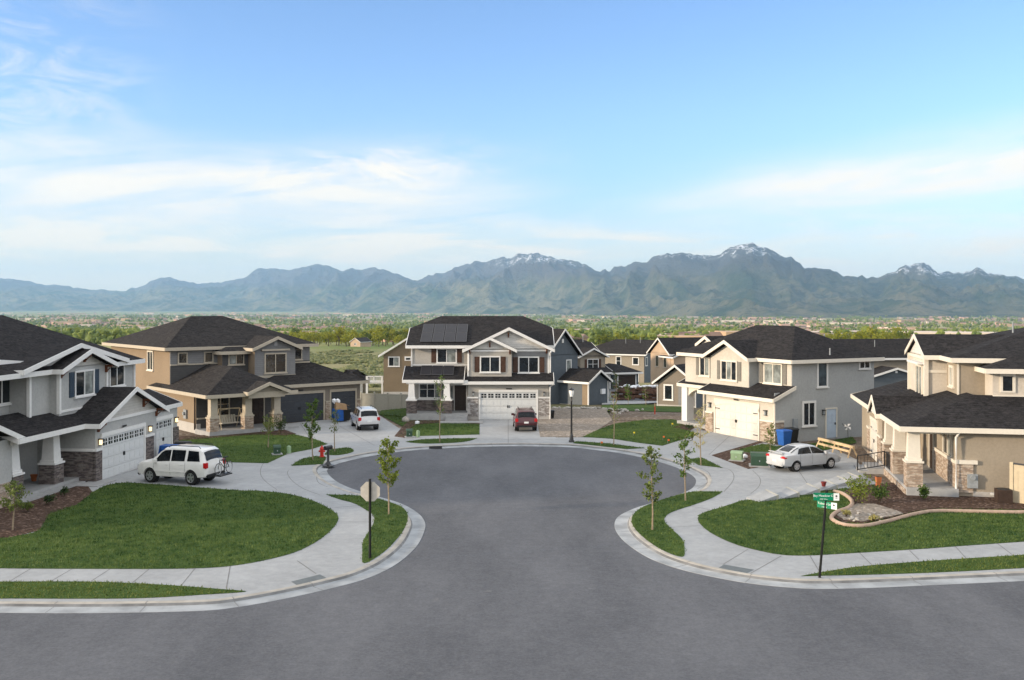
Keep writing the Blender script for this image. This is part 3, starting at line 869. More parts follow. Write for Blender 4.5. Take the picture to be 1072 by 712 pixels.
        if lights:
            for k in range(nc):
                p = MB(); u0, u1 = a + k * cw + .08, a + (k + 1) * cw - .08; z0, z1 = z + 3 * rh + .12, z + h - .12
                fbox(p, F, u0, u1, z0, z1, .016, .024)
                q = p.build('pane', 'glass_dark', o)
                m_ = MB(); um = (u0 + u1) / 2; zm = (z0 + z1) / 2
                fbox(m_, F, um - .02, um + .02, z0, z1, .024, .04); fbox(m_, F, u0, u1, zm - .018, zm + .018, .024, .038)
                m_.build('glazing_bar', mat, q)
        f = MB()
        fbox(f, F, a - trimw, a, 0, z + h, -.05, .07); fbox(f, F, b_, b_ + trimw, 0, z + h, -.05, .07)
        if arch:
            k = 10
            for i in range(k):
                t0, t1 = i / k, (i + 1) / k
                za, zb_ = [z + h + arch * (math.sin(math.pi * t) ** .8 - 1) for t in (t0, t1)]
                u0, u1 = a - trimw + (w_ + 2 * trimw) * t0, a - trimw + (w_ + 2 * trimw) * t1
                if i == 0: za = z + h - arch
                if i == k - 1: zb_ = z + h - arch
                f.hexa([F.at(u0, za, -.05), F.at(u1, zb_, -.05), F.at(u1, zb_, .07), F.at(u0, za, .07)],
                       [F.at(u0, za + .22, -.05), F.at(u1, zb_ + .22, -.05), F.at(u1, zb_ + .22, .07), F.at(u0, za + .22, .07)])
                f.hexa([F.at(u0, za + .2, -.05), F.at(u1, zb_ + .2, -.05), F.at(u1, zb_ + .2, .045), F.at(u0, za + .2, .045)],
                       [F.at(u0, z + h + .25, -.05), F.at(u1, z + h + .25, -.05), F.at(u1, z + h + .25, .045), F.at(u0, z + h + .25, .045)], 0)
        else:
            fbox(f, F, a - trimw, b_ + trimw, z + h, z + h + trimw * 1.6, -.05, .09)
        f.build('frame', ftrim or s.trim, o)
        hd = MB(); fbox(hd, F, u - .1, u - .03, z + h * .44, z + h * .53, .016, .06); fbox(hd, F, u + .03, u + .1, z + h * .44, z + h * .53, .016, .06)
        hd.build('handle', 'iron', o)
        if not lights:
            for e_ in (a + .04, b_ - .54):
                for zz in (.16, .8):
                    hg = MB(); fbox(hg, F, e_, e_ + .5, z + h * zz - .03, z + h * zz + .03, .03, .05); hg.build('strap_hinge', 'iron' if mat != 'charcoal_door' else mat, o)
        return o
    def wall_lamp(s, F, u, z, lit=False):
        b_ = MB(); fbox(b_, F, u - .06, u + .06, z + .02, z + .28, 0, .05); fbox(b_, F, u - .11, u + .11, z + .26, z + .32, .02, .24); fbox(b_, F, u - .09, u + .09, z - .06, z - .02, .04, .2)
        o = b_.build('wall_lamp', 'black_metal', s.root)
        l = MB(); fbox(l, F, u - .06, u + .06, z - .02, z + .24, .06, .18); l.build('lamp_glass', 'lamp_glow' if lit else 'meter_grey', o)
    def column(s, x, y, z0, zs, z1, stone_mat, a=.42, b0=.30, b1=.22, mat=None, cap=None):
        c_ = MB(); m_ = mat or s.trim
        c_.taper(x, y, zs + .1, z1, b0, b1)
        c_.box(x - a - .05, y - a - .05, zs, x + a + .05, y + a + .05, zs + .1)
        c_.box(x - b0 - .05, y - b0 - .05, zs + .1, x + b0 + .05, y + b0 + .05, zs + .24)
        c_.box(x - b1 - .06, y - b1 - .06, z1 - .14, x + b1 + .06, y + b1 + .06, z1)
        o = c_.build('column', m_, s.root)
        p = MB(); p.box(x - a, y - a, z0, x + a, y + a, zs); p.build('pier', stone_mat, o)
    def downspout(s, pts, mat=None):
        t = MB(); t.tube(pts, .065, 6); t.build('downspout', mat or s.trim, s.root)
    def vent(s, x, y, z, h=.45):
        t = MB(); t.tube([(x, y, z - .3), (x, y, z + h)], .05, 8); t.build('roof_vent', 'meter_grey', s.root)
    def porch(s, x0, y0, x1, y1, h): s.mb('porch', 'concrete_step').box(x0, y0, 0, x1, y1, h)
    def step(s, x0, y0, x1, y1, h):
        m_ = MB(); m_.box(x0, y0, 0, x1, y1, h); m_.build('step', 'concrete_step', s.root)

# ---------------------------------------------------------------- centre house
X0, Y0 = 0.0, 85.8
H = House('house', 'grey two storey house with white gables, red shutters and solar panels on its black roof', (X0, Y0, .06), 0, group='houses round the turning circle')
G = 'stucco_greige'
fy = 1.7                                                   # main front plane behind the garage plane
H.wall(-8.75, fy, 3.15, 13.2, 0, 6.25, 'stucco_greige')
H.wall(-3.76, 0, 3.15, fy, 0, 3.35, 'stucco_greige')        # garage bay
H.wall(-3.76, .9, 3.15, fy, 3.3, 6.05, 'siding_grey')       # upper right wing
H.wall(-3.78, .35, -.03, .9, 3.3, 6.05, 'stucco_greige')
H.roof(-9.2, 3.65, fy - .5, 13.7, 6.3, .40, (7.75, 7.75))
# clipped gable walls under the roof ends
for F in (Face((-8.75, 13.2), (-8.75, fy)), Face((3.15, fy), (3.15, 13.2))):
    H.gable_wall(F, .4, F.len - .4, 6.2, .28, G)
# large and small front gables
H.roof(-4.15, 3.65, .45, 8.2, 6.0, .485, ('gable', 'gable'), along='y')
F = Face((-3.76, .9), (3.15, .9)); H.gable_wall(F, 0, 6.91, 6.0, .485, 'siding_white')
H.roof(-4.2, .40, -.12, 5.0, 6.0, .47, ('gable', 'gable'), along='y')
F2 = Face((-3.78, .35), (-.03, .35)); H.gable_wall(F2, 0, 3.75, 6.0, .47, 'siding_white')
H.band(F2, 0, 3.75, 5.82, .16); H.band(F, 3.8, 6.91, 5.82, .16)
H.bracket(F2, 1.875, 6.62, .0, .42); H.bracket(F2, .15, 6.0, 0, .4); H.bracket(F2, 3.6, 6.0, 0, .4); H.bracket(F, 3.45, 7.45, 0, .42); H.bracket(F, 6.75, 6.05, 0, .4)
H.window(F2, 1.90, 4.12, 1.55, 1.22, 2, 'shutter_brown', pale='glass_dark')
H.window(F, 5.20, 4.05, 1.6, 1.22, 2, 'shutter_brown', pale='glass_dark')
FL = Face((-8.75, fy), (-3.76, fy))
H.window(FL, 3.05, 4.85, 1.55, 1.1, 2, 'shutter_brown', arr=1)
H.band(FL, 0, 5, 4.55, .1)
# garage roof band and porch roof
H.shed(-4.2, 3.55, -.45, .95, 3.3, 3.98); H.shed(-9.3, -4.1, -.55, fy + .05, 3.45, 4.5)
FG = Face((-3.76, 0), (3.15, 0))
H.garage_door(FG, 3.45, 4.8, 2.36, 'white_door')
for a, b_ in ((-.06, .86), (6.04, 6.97)):
    fbox(H.mb('stone_wainscot', 'stone_grey'), FG, a, b_, .3, 1.85, -.1, .08); H.band(FG, a - .02, b_ + .02, 1.85, .13, .13)
    fbox(H.mb('foundation', 'foundation'), FG, a, b_, 0, .3, -.1, .05)
H.wall_lamp(FG, .45, 2.1); H.wall_lamp(FG, 6.5, 2.1)
H.mb('number_plate', 'iron').box(-.5, -.1, 2.62, .0, -.085, 2.72)
H.downspout([(3.6, -.4, 3.1), (3.25, -.12, 2.85), (3.25, -.12, .1)]); H.downspout([(-3.72, .2, 5.9), (-3.72, .2, 4.2)]); H.downspout([(3.3, .3, 5.8), (3.3, .7, 5.4), (3.3, .7, 4.0)])
# porch
H.porch(-8.95, -.75, -3.76, fy, .62)
H.step(-5.6, -1.15, -3.8, -.75, .42); H.step(-5.6, -1.55, -3.8, -1.15, .22)
H.mb('walkway', 'concrete_step').box(-6.0, -3.0, 0, -2.4, -1.55, .12)
FP = Face((-8.75, fy), (-3.76, fy))
H.window(FP, 2.0, 1.78, 2.55, 1.35, 4, None, pale=None, arr=2, cross=True)
fbox(H.mb('stone_wainscot', 'stone_dark'), FP, .2, 3.7, .62, 1.55, -.05, .1); H.band(FP, .2, 3.7, 1.55, .1, .14)
H.door(FP, 4.25, .62, 1.0, 2.2, 'dark_wood'); H.window(FP, 3.45, 1.3, .3, 1.5, 1, pale='glass_curtain', sill=False)
H.column(-8.55, -.3, .62, 1.7, 3.3, 'stone_dark'); H.column(-5.55, -.3, .62, 1.7, 3.3, 'stone_dark')
H.mb('porch_beam', 'white_trim').box(-9.0, -.45, 3.1, -3.76, -.12, 3.42)
# solar panels: on the main roof front slope
def roof_pt(x, t):      # t metres up the plan from the eave
    return (x, fy - .5 + t, 6.3 + .40 * t)
def solar(x0, x1, t0, t1, nx_, ny_, base):
    pn = thing('solar_array', '', '', parent) if False else None
for (base_z, y_e, pitch, xs, ts) in ((6.3, fy - .5, .40, (-8.05, -3.95), (.5, 4.2)), (3.45, -.55, .467, (-7.9, -5.0), (.6, 2.15))):
    ncol, nrow = (4, 2) if base_z > 5 else (3, 1)
    for i in range(ncol):
        for j in range(nrow):
            a0 = xs[0] + (xs[1] - xs[0]) * i / ncol + .03; a1 = xs[0] + (xs[1] - xs[0]) * (i + 1) / ncol - .03
            t0 = ts[0] + (ts[1] - ts[0]) * j / nrow + .03; t1 = ts[0] + (ts[1] - ts[0]) * (j + 1) / nrow - .03
            q = [(a0, y_e + t0, base_z + pitch * t0 + .13), (a1, y_e + t0, base_z + pitch * t0 + .13), (a1, y_e + t1, base_z + pitch * t1 + .13), (a0, y_e + t1, base_z + pitch * t1 + .13)]
            m_ = MB(); m_.slab(q, .05); o = m_.build('solar_panel', 'solar_frame', H.root)
            q2 = [(a0 + .05, y_e + t0 + .05, base_z + pitch * (t0 + .05) + .134), (a1 - .05, y_e + t0 + .05, base_z + pitch * (t0 + .05) + .134), (a1 - .05, y_e + t1 - .05, base_z + pitch * (t1 - .05) + .134), (a0 + .05, y_e + t1 - .05, base_z + pitch * (t1 - .05) + .134)]
            m_ = MB(); m_.slab(q2, .003); m_.build('cell_sheet', 'solar_cell', o)
H.corner(-8.75, fy, 3.9, 6.2, .06); H.corner(3.15, .9, 3.9, 6.0, .06); H.corner(-3.78, .35, 3.7, 6.0, .06)
H.finish()

# ---------------------------------------------------------------- left house (pale grey, front faces right)
H = House('house', 'pale grey house with white trim, brown brackets and two white garage doors with lit lamps', (-23.1, 55.6, .06), 84, group='houses round the turning circle')
P = 'stucco_pale_blue'
H.wall(0, 0, 7.4, 6, 0, 3.3, P); H.wall(7.3, .45, 11.4, 6, 0, 3.3, P)
FG = Face((0, 0), (7.4, 0)); FG2 = Face((7.3, .45), (11.4, .45)); FS = Face((0, 3.0), (0, 0))
H.garage_door(FG, 3.2, 5.0, 2.45, 'white_door'); H.garage_door(FG2, 1.95, 2.4, 2.45, 'white_door')
fbox(H.mb('stone_wainscot', 'stone_dark'), FG, -.09, .6, 0, 1.75, -.1, .09); fbox(H.mb('stone_wainscot', 'stone_dark'), FG, 5.85, 6.9, 0, 1.75, -.1, .09)
fbox(H.mb('stone_wainscot', 'stone_dark'), FG2, 3.4, 4.16, 0, 1.75, -.1, .09)
fbox(H.mb('stone_wainscot', 'stone_dark'), FS, 0, 2.99, .0, 1.75, -.1, .09); H.band(FS, -.0, 2.98, 1.75, .14, .13)
H.band(FG, -.1, .62, 1.75, .14, .13); H.band(FG, 5.84, 6.92, 1.75, .14, .13)
H.wall_lamp(FG, .36, 2.1, True); H.wall_lamp(FG, 6.35, 2.1, True); H.wall_lamp(FG2, 3.75, 2.1, True)
H.mb('number_plate', 'iron').box(2.9, -.1, 2.74, 3.4, -.085, 2.84)
H.roof(-.45, 8.1, -.5, 3.2, 3.3, .40, ('gable', 'gable'), along='y')
H.gable_wall(FG, 0, 7.65, 3.3, .40, 'siding_pale'); H.band(FG, 0, 7.4, 3.22, .18, .08)
for u, z in ((.25, 3.3), (2.0, 4.15), (3.83, 4.85), (5.6, 4.15), (7.3, 3.4)): H.bracket(FG, u, z, 0, .5)
# porch
H.porch(-6.6, .9, 0, 4.4, .32); H.step(-6.2, .35, -.4, .9, .17); H.mb('walkway', 'concrete_step').box(-1.4, -.9, 0, .6, .35, .1)
H.wall(-9.5, 3.4, 0, 9, 0, 3.3, P)
FW = Face((-9.5, 3.4), (0, 3.4))
fbox(H.mb('stone_wainscot', 'stone_dark'), FW, 0, 6.2, .3, 1.25, -.1, .1); H.band(FW, 0, 6.2, 1.25, .12, .14); H.window(FW, 5.2, 1.45, 1.5, 1.5, 2)
H.door(FW, 7.0, .32, 1.0, 2.2, 'charcoal_door')
H.column(-1.9, 1.45, .32, 1.35, 3.15, 'stone_dark', a=.45, b0=.36, b1=.27); H.column(-5.6, 1.45, .32, 1.35, 3.15, 'stone_dark', a=.45, b0=.36, b1=.27)
H.shed(-6.6, 11.9, .35, 2.7, 3.3, 4.2); H.mb('porch_beam', 'white_trim').box(-6.4, 1.2, 3.05, 0, 1.65, 3.32)
H.downspout([(-6.4, .8, 3.2), (-6.3, 1.0, 2.9), (-6.3, 1.0, .2)])
# wing in front of the porch at the picture's edge
H.wall(-13, .9, -6.3, 9, 0, 3.3, P); fbox(H.mb('stone_wainscot', 'stone_warm'), Face((-13, .9), (-6.3, .9)), 0, 6.75, 0, 1.2, -.1, .1)
H.roof(-13.4, -5.9, .45, 8, 3.3, .40, ('gable', 'gable'), along='y')
# upper storey
H.wall(-12, 3.2, -2.8, 13, 3.2, 6.9, P); H.wall(-2.9, 2.1, 8.6, 13, 3.2, 6.4, P); H.wall(-.9, 1.6, 4.2, 2.4, 3.2, 6.4, P)
H.roof(-12.5, 9.3, 1.7, 13.6, 6.35, .49, ('hip', 'hip'))
H.roof(-4.3, 6.9, 1.55, 8, 6.5, .21, ('gable', 'gable'), along='y')
FB = Face((-2.9, 2.1), (8.6, 2.1)); H.gable_wall(FB, .0, 8.4, 6.35, .21, 'siding_pale')
H.roof(-1.4, 4.7, 1.1, 7, 6.35, .33, ('gable', 'gable'), along='y')
FC = Face((-.9, 1.6), (4.2, 1.6)); H.gable_wall(FC, 0, 5.1, 6.33, .33, 'siding_pale')
for u, z in ((.1, 6.3), (2.55, 7.05), (5.0, 6.3)): H.bracket(FC, u, z, 0, .45)
H.window(FC, 2.6, 4.75, 1.9, 1.3, 2, 'shutter_slate', arr=1, sw=.5); H.corner(-.9, 1.6, 3.9, 6.33, .09); H.corner(4.2, 1.6, 4.2, 6.33, .09); H.band(FC, 0, 5.1, 3.95, .12)
H.corner(-2.9, 2.1, 3.9, 6.3, .09)
H.window(FB, 9.3, 4.9, 1.7, 1.3, 2, None, pale='glass_dark'); H.corner(8.6, 2.1, 4.0, 6.3, .09)
FU = Face((-12, 3.2), (-2.8, 3.2)); H.window(FU, 8.4, 4.75, 1.7, 1.35, 2, None, pale='glass_dark'); H.window(FU, 3.4, 4.75, 1.7, 1.35, 2, None, pale='glass_dark'); H.band(FU, 0, 9.1, 6.2, .14); fbox(H.mb('gable_wall', 'siding_pale'), FU, 0, 9.1, 6.34, 6.9, 0, .03)
H.roof(-12.5, -2.3, 2.7, 9, 6.85, .09, ('gable', 'gable'), along='y')
H.vent(1, 8, 8.8)
H.finish()

# ---------------------------------------------------------------- tan house with the wide porch
H = House('house', 'tan stucco house with brown roof, charcoal garage doors and a stone porch holding a swing', (-22.4, 74.6, .06), 40, group='houses round the turning circle', trim='tan_trim', roof='roof_brown')
H.wall(0, 8, 12.5, 22, 0, 6.3, 'stucco_tan'); H.wall(0, 2.7, 6.8, 8, 0, 3.2, 'stucco_tan')
H.mb('wall', 'siding_grey').box(.0, 7.9, 4.95, 12.52, 8, 6.3); H.mb('wall', 'siding_charcoal').box(0, 7.88, 3.2, 12.51, 8, 4.95)
H.wall(4, 7.0, 6.4, 8, 3.2, 5.95, 'siding_charcoal'); H.wall(6.3, 5.8, 10, 8, 3.2, 6.2, 'siding_grey')
H.mb('wall', 'stucco_tan').box(3.98, 7.02, 3.2, 4.0, 8, 6.2); H.mb('wall', 'stucco_tan').box(6.28, 5.82, 3.2, 6.3, 7.1, 6.2)
c4 = [(-.6, 7.4, 6.4), (13.1, 7.4, 6.4), (13.1, 22.6, 6.4), (-.6, 22.6, 6.4)]; rl_, rr_ = (4.2, 14, 8.85), (7.3, 14.4, 8.85)
H.roof_polys([[c4[0], c4[1], rr_, rl_], [c4[1], c4[2], rr_], [c4[2], c4[3], rl_, rr_], [c4[3], c4[0], rl_]], [(c4[i], c4[(i + 1) % 4]) for i in range(4)])
H.roof(5.9, 10.4, 5.3, 12, 6.25, .42, ('gable', 'gable'), along='y'); H.roof(3.6, 7.2, 6.5, 12, 6.0, .42, ('hip', 'gable'), along='y')
FC = Face((6.3, 5.8), (10, 5.8)); H.gable_wall(FC, 0, 3.7, 6.2, .42, 'siding_grey'); H.band(FC, .55, 3.1, 6.0, .14, .22)
H.window(FC, 1.85, 4.2, 1.8, 1.5, 2, pale='glass_dark'); H.band(FC, -.02, 3.72, 3.75, .2)
H.mb('gable_vent', 'grey_trim').box(8.0, 5.72, 6.4, 8.3, 5.8, 6.8)
FA = Face((0, 7.88), (4, 7.88)); H.band(FA, 0, 4, 4.95, .1)
for u in (1.0, 3.2): H.window(FA, u, 5.15, .62, .75, 1, trim=.09)
H.window(Face((4, 7.0), (6.4, 7.0)), 1.2, 4.95, 1.2, .75, 2, trim=.09); H.window(Face((10, 7.88), (12.5, 7.88)), 1.3, 5.1, .7, .9, 1, trim=.09); H.band(Face((10, 7.88), (12.5, 7.88)), 0, 2.5, 4.75, .12)
FLW = Face((0, 22), (0, 8)); H.window(FLW, 9.8, 4.45, 1.1, 1.45, 2, arr=1, mat='cream_trim', pale='glass_dark')
# porch roof, entry gable, garage roof
H.roof(-.55, 6.9, -.45, 11.5, 3.15, .49, ('hip', 'hip'), along='y')
H.roof(2.5, 6.0, -1.0, 5, 3.25, .40, ('gable', 'gable'), along='y')
H.roof(6.2, 16.2, 3.95, 14.5, 3.2, .40, ('hip', 'hip'))
H.wall(6.6, 4.5, 15.6, 13, 0, 3.2, 'stucco_taupe')
FG = Face((6.6, 4.5), (15.6, 4.5))
H.garage_door(FG, 3.1, 4.5, 2.35, 'charcoal_door', lights=False); H.garage_door(FG, 7.3, 2.4, 2.35, 'charcoal_door', lights=False)
for a, b_ in ((5.55, 5.95), (8.65, 9.02)):
    fbox(H.mb('stone_wainscot', 'stone_warm'), FG, a, b_, 0, 1.5, -.1, .09); H.band(FG, a, b_, 1.5, .12, .13)
H.mb('number_plate', 'iron').box(9.5, 4.38, 2.62, 10.0, 4.4, 2.72)
H.porch(-.1, 0, 6.3, 2.7, .38); H.mb('foundation', 'foundation').box(-.03, 2.6, 0, .3, 21.9, .75); H.step(6.3, .6, 7.6, 3.6, .2)
FP = Face((0, 2.7), (6.8, 2.7)); H.mb('wall', 'siding_charcoal').box(0, 2.62, .38, 6.8, 2.7, 3.1)
FP = Face((0, 2.62), (6.8, 2.62)); H.window(FP, 1.9, 1.3, 1.3, 1.6, 2, pale='glass_dark', cross=True); H.door(FP, 5.0, .38, 1.0, 2.15, 'dark_wood'); H.band(FP, 0, 4.2, 1.1, .1, .1)
for x in (.3, 3.05, 5.45): H.column(x, .35, .38, 1.35, 3.1, 'stone_warm', a=.36, b0=.27, b1=.27)
H.mb('porch_beam', 'tan_trim').box(-.1, .1, 2.85, 6.4, .6, 3.15)
FE = Face((2.75, -.55), (5.75, -.55)); H.gable_wall(FE, 0, 3.0, 3.1, .40, 'siding_tan'); fbox(H.mb('porch_beam', 'tan_trim'), FE, .0, 3.0, 2.75, 3.2, -.3, .02)
H.downspout([(0, 2.4, 3.1), (-.1, 2.75, 2.8), (-.1, 2.75, .3)], 'dark_wood')
me_ = MB(); me_.box(-.14, 4.4, 1.0, .0, 4.9, 1.7); me_.lathe((-.2, 4.65, 1.4), [(.13, -.08), (.13, .06)], 12, 'x'); me_.build('electric_meter', 'meter_grey', H.root)
H.vent(5, 15, 8.0); H.vent(8, 17, 7.6, .3)
H.finish()

# ---------------------------------------------------------------- cream house on the right
H = House('house', 'cream fronted house with arched cream garage door and plain blue grey side wall', (15.1, 78.0, .06), -63, group='houses round the turning circle', trim='cream_trim')
C, S = 'stucco_cream', 'stucco_grey'
H.wall(0, 0, 7.7, 9.7, 0, 3.25, C); H.wall(-4.8, 1.6, 7.7, 9.7, 3.2, 5.85, C); H.wall(-4.8, 3.4, 0, 9.7, 0, 3.3, C)
H.mb('side_wall', S).box(7.7, .02, 0, 7.74, 9.7, 3.2); H.mb('side_wall', S).box(7.7, 1.62, 3.2, 7.74, 9.7, 5.85)
H.wall(-.4, .75, 4.1, 1.7, 3.2, 5.85, C); H.mb('side_wall', S).box(4.1, .77, 3.2, 4.13, 1.6, 5.8)
H.roof(-5.3, 8.25, 1.1, 10.2, 5.9, .51, ('hip', 'hip'))
H.roof(-.85, 4.55, .25, 6, 5.88, .47, ('gable', 'gable'), along='y')
FB = Face((-.4, .75), (4.1, .75)); H.gable_wall(FB, 0, 4.5, 5.85, .47, C)
H.window(FB, 2.25, 4.15, 1.7, 1.35, 3, 'shutter_grey', arr=1)
FU = Face((-4.8, 1.6), (7.7, 1.6)); H.window(FU, 10.6, 4.15, 1.75, 1.35, 2, 'shutter_grey', pale='glass_curtain'); H.window(FU, 2.6, 4.2, 1.1, 1.35, 2, 'shutter_grey', arr=1)
H.roof(-5.3, -2.7, 3.0, 7, 6.55, .55, ('gable', 'gable'), along='y'); H.gable_wall(Face((-5.0, 3.25), (-3.0, 3.25)), 0, 2.0, 6.5, .55, 'siding_white'); H.wall(-4.95, 3.3, -3.05, 6.5, 5.8, 6.55, C)
H.shed(-.5, 8.1, -.45, 1.65, 3.2, 4.05); H.shed(-5.4, -.2, 1.2, 3.2, 3.35, 4.2); H.mb('eave_wall', S).box(7.7, .0, 3.2, 7.73, 1.6, 3.6)
FG = Face((0, 0), (7.7, 0)); H.garage_door(FG, 3.6, 4.9, 2.45, 'cream_door', lights=False, arch=.38)
for a, b_ in ((0, .9), (6.3, 7.72)):
    fbox(H.mb('stone_wainscot', 'stone_warm'), FG, a, b_, .1, 1.5, -.1, .09); H.band(FG, a, b_, 1.5, .12, .13)
fbox(H.mb('stone_wainscot', 'stone_warm'), Face((7.7, 0), (7.7, 2)), -.05, .8, .1, 1.5, -.1, .12); H.band(Face((7.74, 0), (7.74, 2)), -.05, .8, 1.5, .12, .12)
H.wall_lamp(FG, .55, 2.0); H.wall_lamp(FG, 6.9, 2.0)
H.mb('number_plate', 'iron').box(3.4, -.1, 2.74, 3.9, -.085, 2.84)
# entry porch
H.porch(-5, .9, 0, 3.4, .3); FP = Face((-4.8, 3.4), (0, 3.4)); H.window(FP, 3.4, 1.2, 1.0, 1.7, 2, pale='glass_dark'); H.door(FP, 1.6, .3, 1.0, 2.2, 'dark_wood')
fbox(H.mb('stone_wainscot', 'stone_warm'), FP, 2.3, 4.75, .3, 1.1, -.1, .09); H.band(FP, 2.3, 4.75, 1.1, .1, .12)
H.mb('column', 'white_trim').box(-4.9, 1.3, .3, -4.2, 2.0, 3.3)
ar = MB()
for i in range(8):
    t0, t1 = i / 8, (i + 1) / 8
    za, zb_ = 2.3 + .75 * math.sin(t0 * math.pi / 2), 2.3 + .75 * math.sin(t1 * math.pi / 2)
    for sgn in (0,):
        ua, ub = -4.2 + 2.0 * t0 ** 1.5, -4.2 + 2.0 * t1 ** 1.5
        ar.hexa([(ua, 1.45, za), (ub, 1.45, zb_), (ub, 1.9, zb_), (ua, 1.9, za)], [(ua, 1.45, 3.4), (ub, 1.45, 3.4), (ub, 1.9, 3.4), (ua, 1.9, 3.4)])
ar.box(-2.2, 1.45, 3.0, 0, 1.9, 3.4); ar.build('porch_arch', 'cream_trim', H.root)
# side wall openings
FS = Face((7.74, 0), (7.74, 9.7))
H.window(FS, 4.5, 3.95, .8, 1.65, 1, trim=.13, mat='white_trim', pale='glass_blue'); H.window(FS, 8.7, 5.15, .95, .42, 2, trim=.1, mat='white_trim', pale='glass_dark')
H.window(FS, 3.2, 1.2, 1.0, 1.55, 2, trim=.16, mat='white_trim', pale='glass_dark'); H.door(FS, 5.35, .12, .95, 2.1, 'blue_door'); H.wall_lamp(FS, 4.55, 1.9)
mt = MB(); fbox(mt, FS, 1.65, 2.05, .9, 1.7, 0, .16); mt.build('electric_meter', 'meter_grey', H.root)
H.downspout([(7.8, -.3, 3.1), (7.8, -.06, 2.9), (7.8, -.06, .2)], 'cream_trim')
H.vent(5.0, 7.4, 7.2, .4); H.vent(3.2, 7.2, 7.4, .3); H.vent(8, 5, 6.5, .2)
H.finish()

# ---------------------------------------------------------------- sand house at the right edge
H = House('house', 'sand coloured house with black roof, stone piers and cream columns round its corner porch', (20.45, 51.85, .06), -101.5, group='houses round the turning circle', trim='cream_trim')
Sd = 'stucco_sand'
H.wall(-9.5, 2.4, 0, 14, 0, 3.55, Sd); H.wall(-18, .2, -9.4, 12, 0, 3.55, Sd)
FS = Face((0, 2.4), (0, 14)); FP = Face((-9.4, 2.4), (0, 2.4))
fbox(H.mb('stone_wainscot', 'stone_warm'), FP, 4.2, 9.45, .5, 1.75, -.1, .1); H.band(FP, 4.2, 9.45, 1.75, .17, .15); fbox(H.mb('stone_wainscot', 'stone_warm'), FS, -.08, .75, .3, 1.75, -.1, .09); H.band(FS, -.1, .95, 1.75, .2, .14)
H.window(FP, 7.3, 1.95, 1.9, 1.45, 2, arr=1); H.door(FP, 3.3, .5, 1.0, 2.3, 'dark_wood')
fbox(H.mb('foundation', 'foundation'), FS, .75, 11.5, 0, .35, -.1, .03)
H.porch(-8.6, -.1, .35, 2.4, .5); H.mb('porch_face', 'stone_warm').box(-8.6, -.14, .0, .1, -.1, .36)
H.step(-9.0, -1.0, -6.6, -.1, .34); H.step(-9.0, -1.5, -6.6, -1.0, .18)
for x in (-.15, -4.2, -7.1): H.column(x, .3, .5, 1.75, 3.45, 'stone_warm', a=.40, b0=.31, b1=.27)
H.mb('porch_beam', 'cream_trim').box(-8.8, .05, 3.25, .1, .55, 3.55); H.mb('porch_beam', 'cream_trim').box(-.35, .55, 3.25, .1, 2.4, 3.55)
# lower roof: two slopes meeting on the corner hip
z0, z1 = 3.62, 4.85
H.roof_polys([[(.5, -.45, z0), (.5, 14.5, z0), (-4.0, 14.5, z1 + .1), (-4.0, 4.1, z1 + .1)], [(-18.5, -.45, z0), (.5, -.45, z0), (-4.0, 4.1, z1 + .1), (-18.5, 4.1, z1 + .1)]],
             [((.5, -.45, z0), (.5, 14.5, z0)), ((-18.5, -.45, z0), (.5, -.45, z0)), ((-18.5, -.45, z0), (-18.5, 4.1, z1))])
# small porch gable
H.roof(-8.7, -5.6, -.72, 3, 3.6, .62, ('gable', 'gable'), along='y'); H.gable_wall(Face((-8.4, -.6), (-5.9, -.6)), 0, 2.5, 3.5, .62, 'siding_white')
FGD = Face((-18, .2), (-9.4, .2)); H.garage_door(FGD, 5.6, 2.7, 2.45, 'cream_door', lights=False)
for a, b_ in ((3.0, 4.0), (7.2, 8.6)):
    fbox(H.mb('stone_wainscot', 'stone_warm'), FGD, a, b_, 0, 1.75, -.1, .09); H.band(FGD, a, b_, 1.75, .14, .13)
# upper storey
H.wall(-13.4, 2.5, -8.3, 12, 3.5, 6.85, 'stucco_ivory'); H.wall(-18, 3.66, -5.5, 12, 3.5, 6.83, Sd)
H.roof(-13.8, -7.85, 2.3, 13, 6.88, .40, ('gable', 'gable'), along='y')
FF = Face((-13.4, 2.5), (-8.3, 2.5)); H.gable_wall(FF, 0, 5.1, 6.8, .40, 'siding_white'); fbox(H.mb('trim_band', 'white_trim'), FF, 1.2, 4.6, 6.3, 6.42, 0, .4)
H.window(FF, 3.1, 4.45, 1.75, 1.65, 2, pale='glass_curtain'); H.band(FF, 0, 5.1, 3.95, .2); H.band(FF, 0, 5.1, 6.62, .18); H.corner(-8.3, 2.5, 3.7, 6.8, .12); H.corner(-13.4, 2.5, 3.7, 6.8, .12)
FS2 = Face((-8.3, 2.5), (-8.3, 3.66)); H.band(FS2, .1, 1.15, 5.85, .16); H.band(FS2, .1, 1.15, 4.25, .22)
FW2 = Face((-8.3, 3.66), (-5.5, 3.66)); H.window(FW2, 1.3, 5.25, .8, 1.0, 2, trim=.14, pale='glass_curtain'); H.corner(-5.5, 3.66, 4.3, 6.8, .05)
H.roof(-18.5, -5.0, 3.2, 15, 6.88, .27, ('hip', 'hip'))
H.wall(-7, 5.07, -3.9, 13, 3.5, 6.35, 'stucco_ivory'); H.roof(-7.2, -3.4, 4.57, 16, 6.4, .34, ('hip', 'hip'), along='y')
FT = Face((-3.9, 5.07), (-3.9, 13))
for u in (.75, 2.05, 3.6): H.window(FT, u, 5.2, .5, .8, 1, trim=.14, sill=False)
H.band(FT, 0, 8, 4.75, .2); H.mb('wall', Sd).box(-3.95, 5.09, 3.5, -3.86, 13, 4.75)
H.downspout([(.45, 2.45, 3.45), (.2, 2.3, 3.1), (.2, 2.3, .2)], 'white_trim')
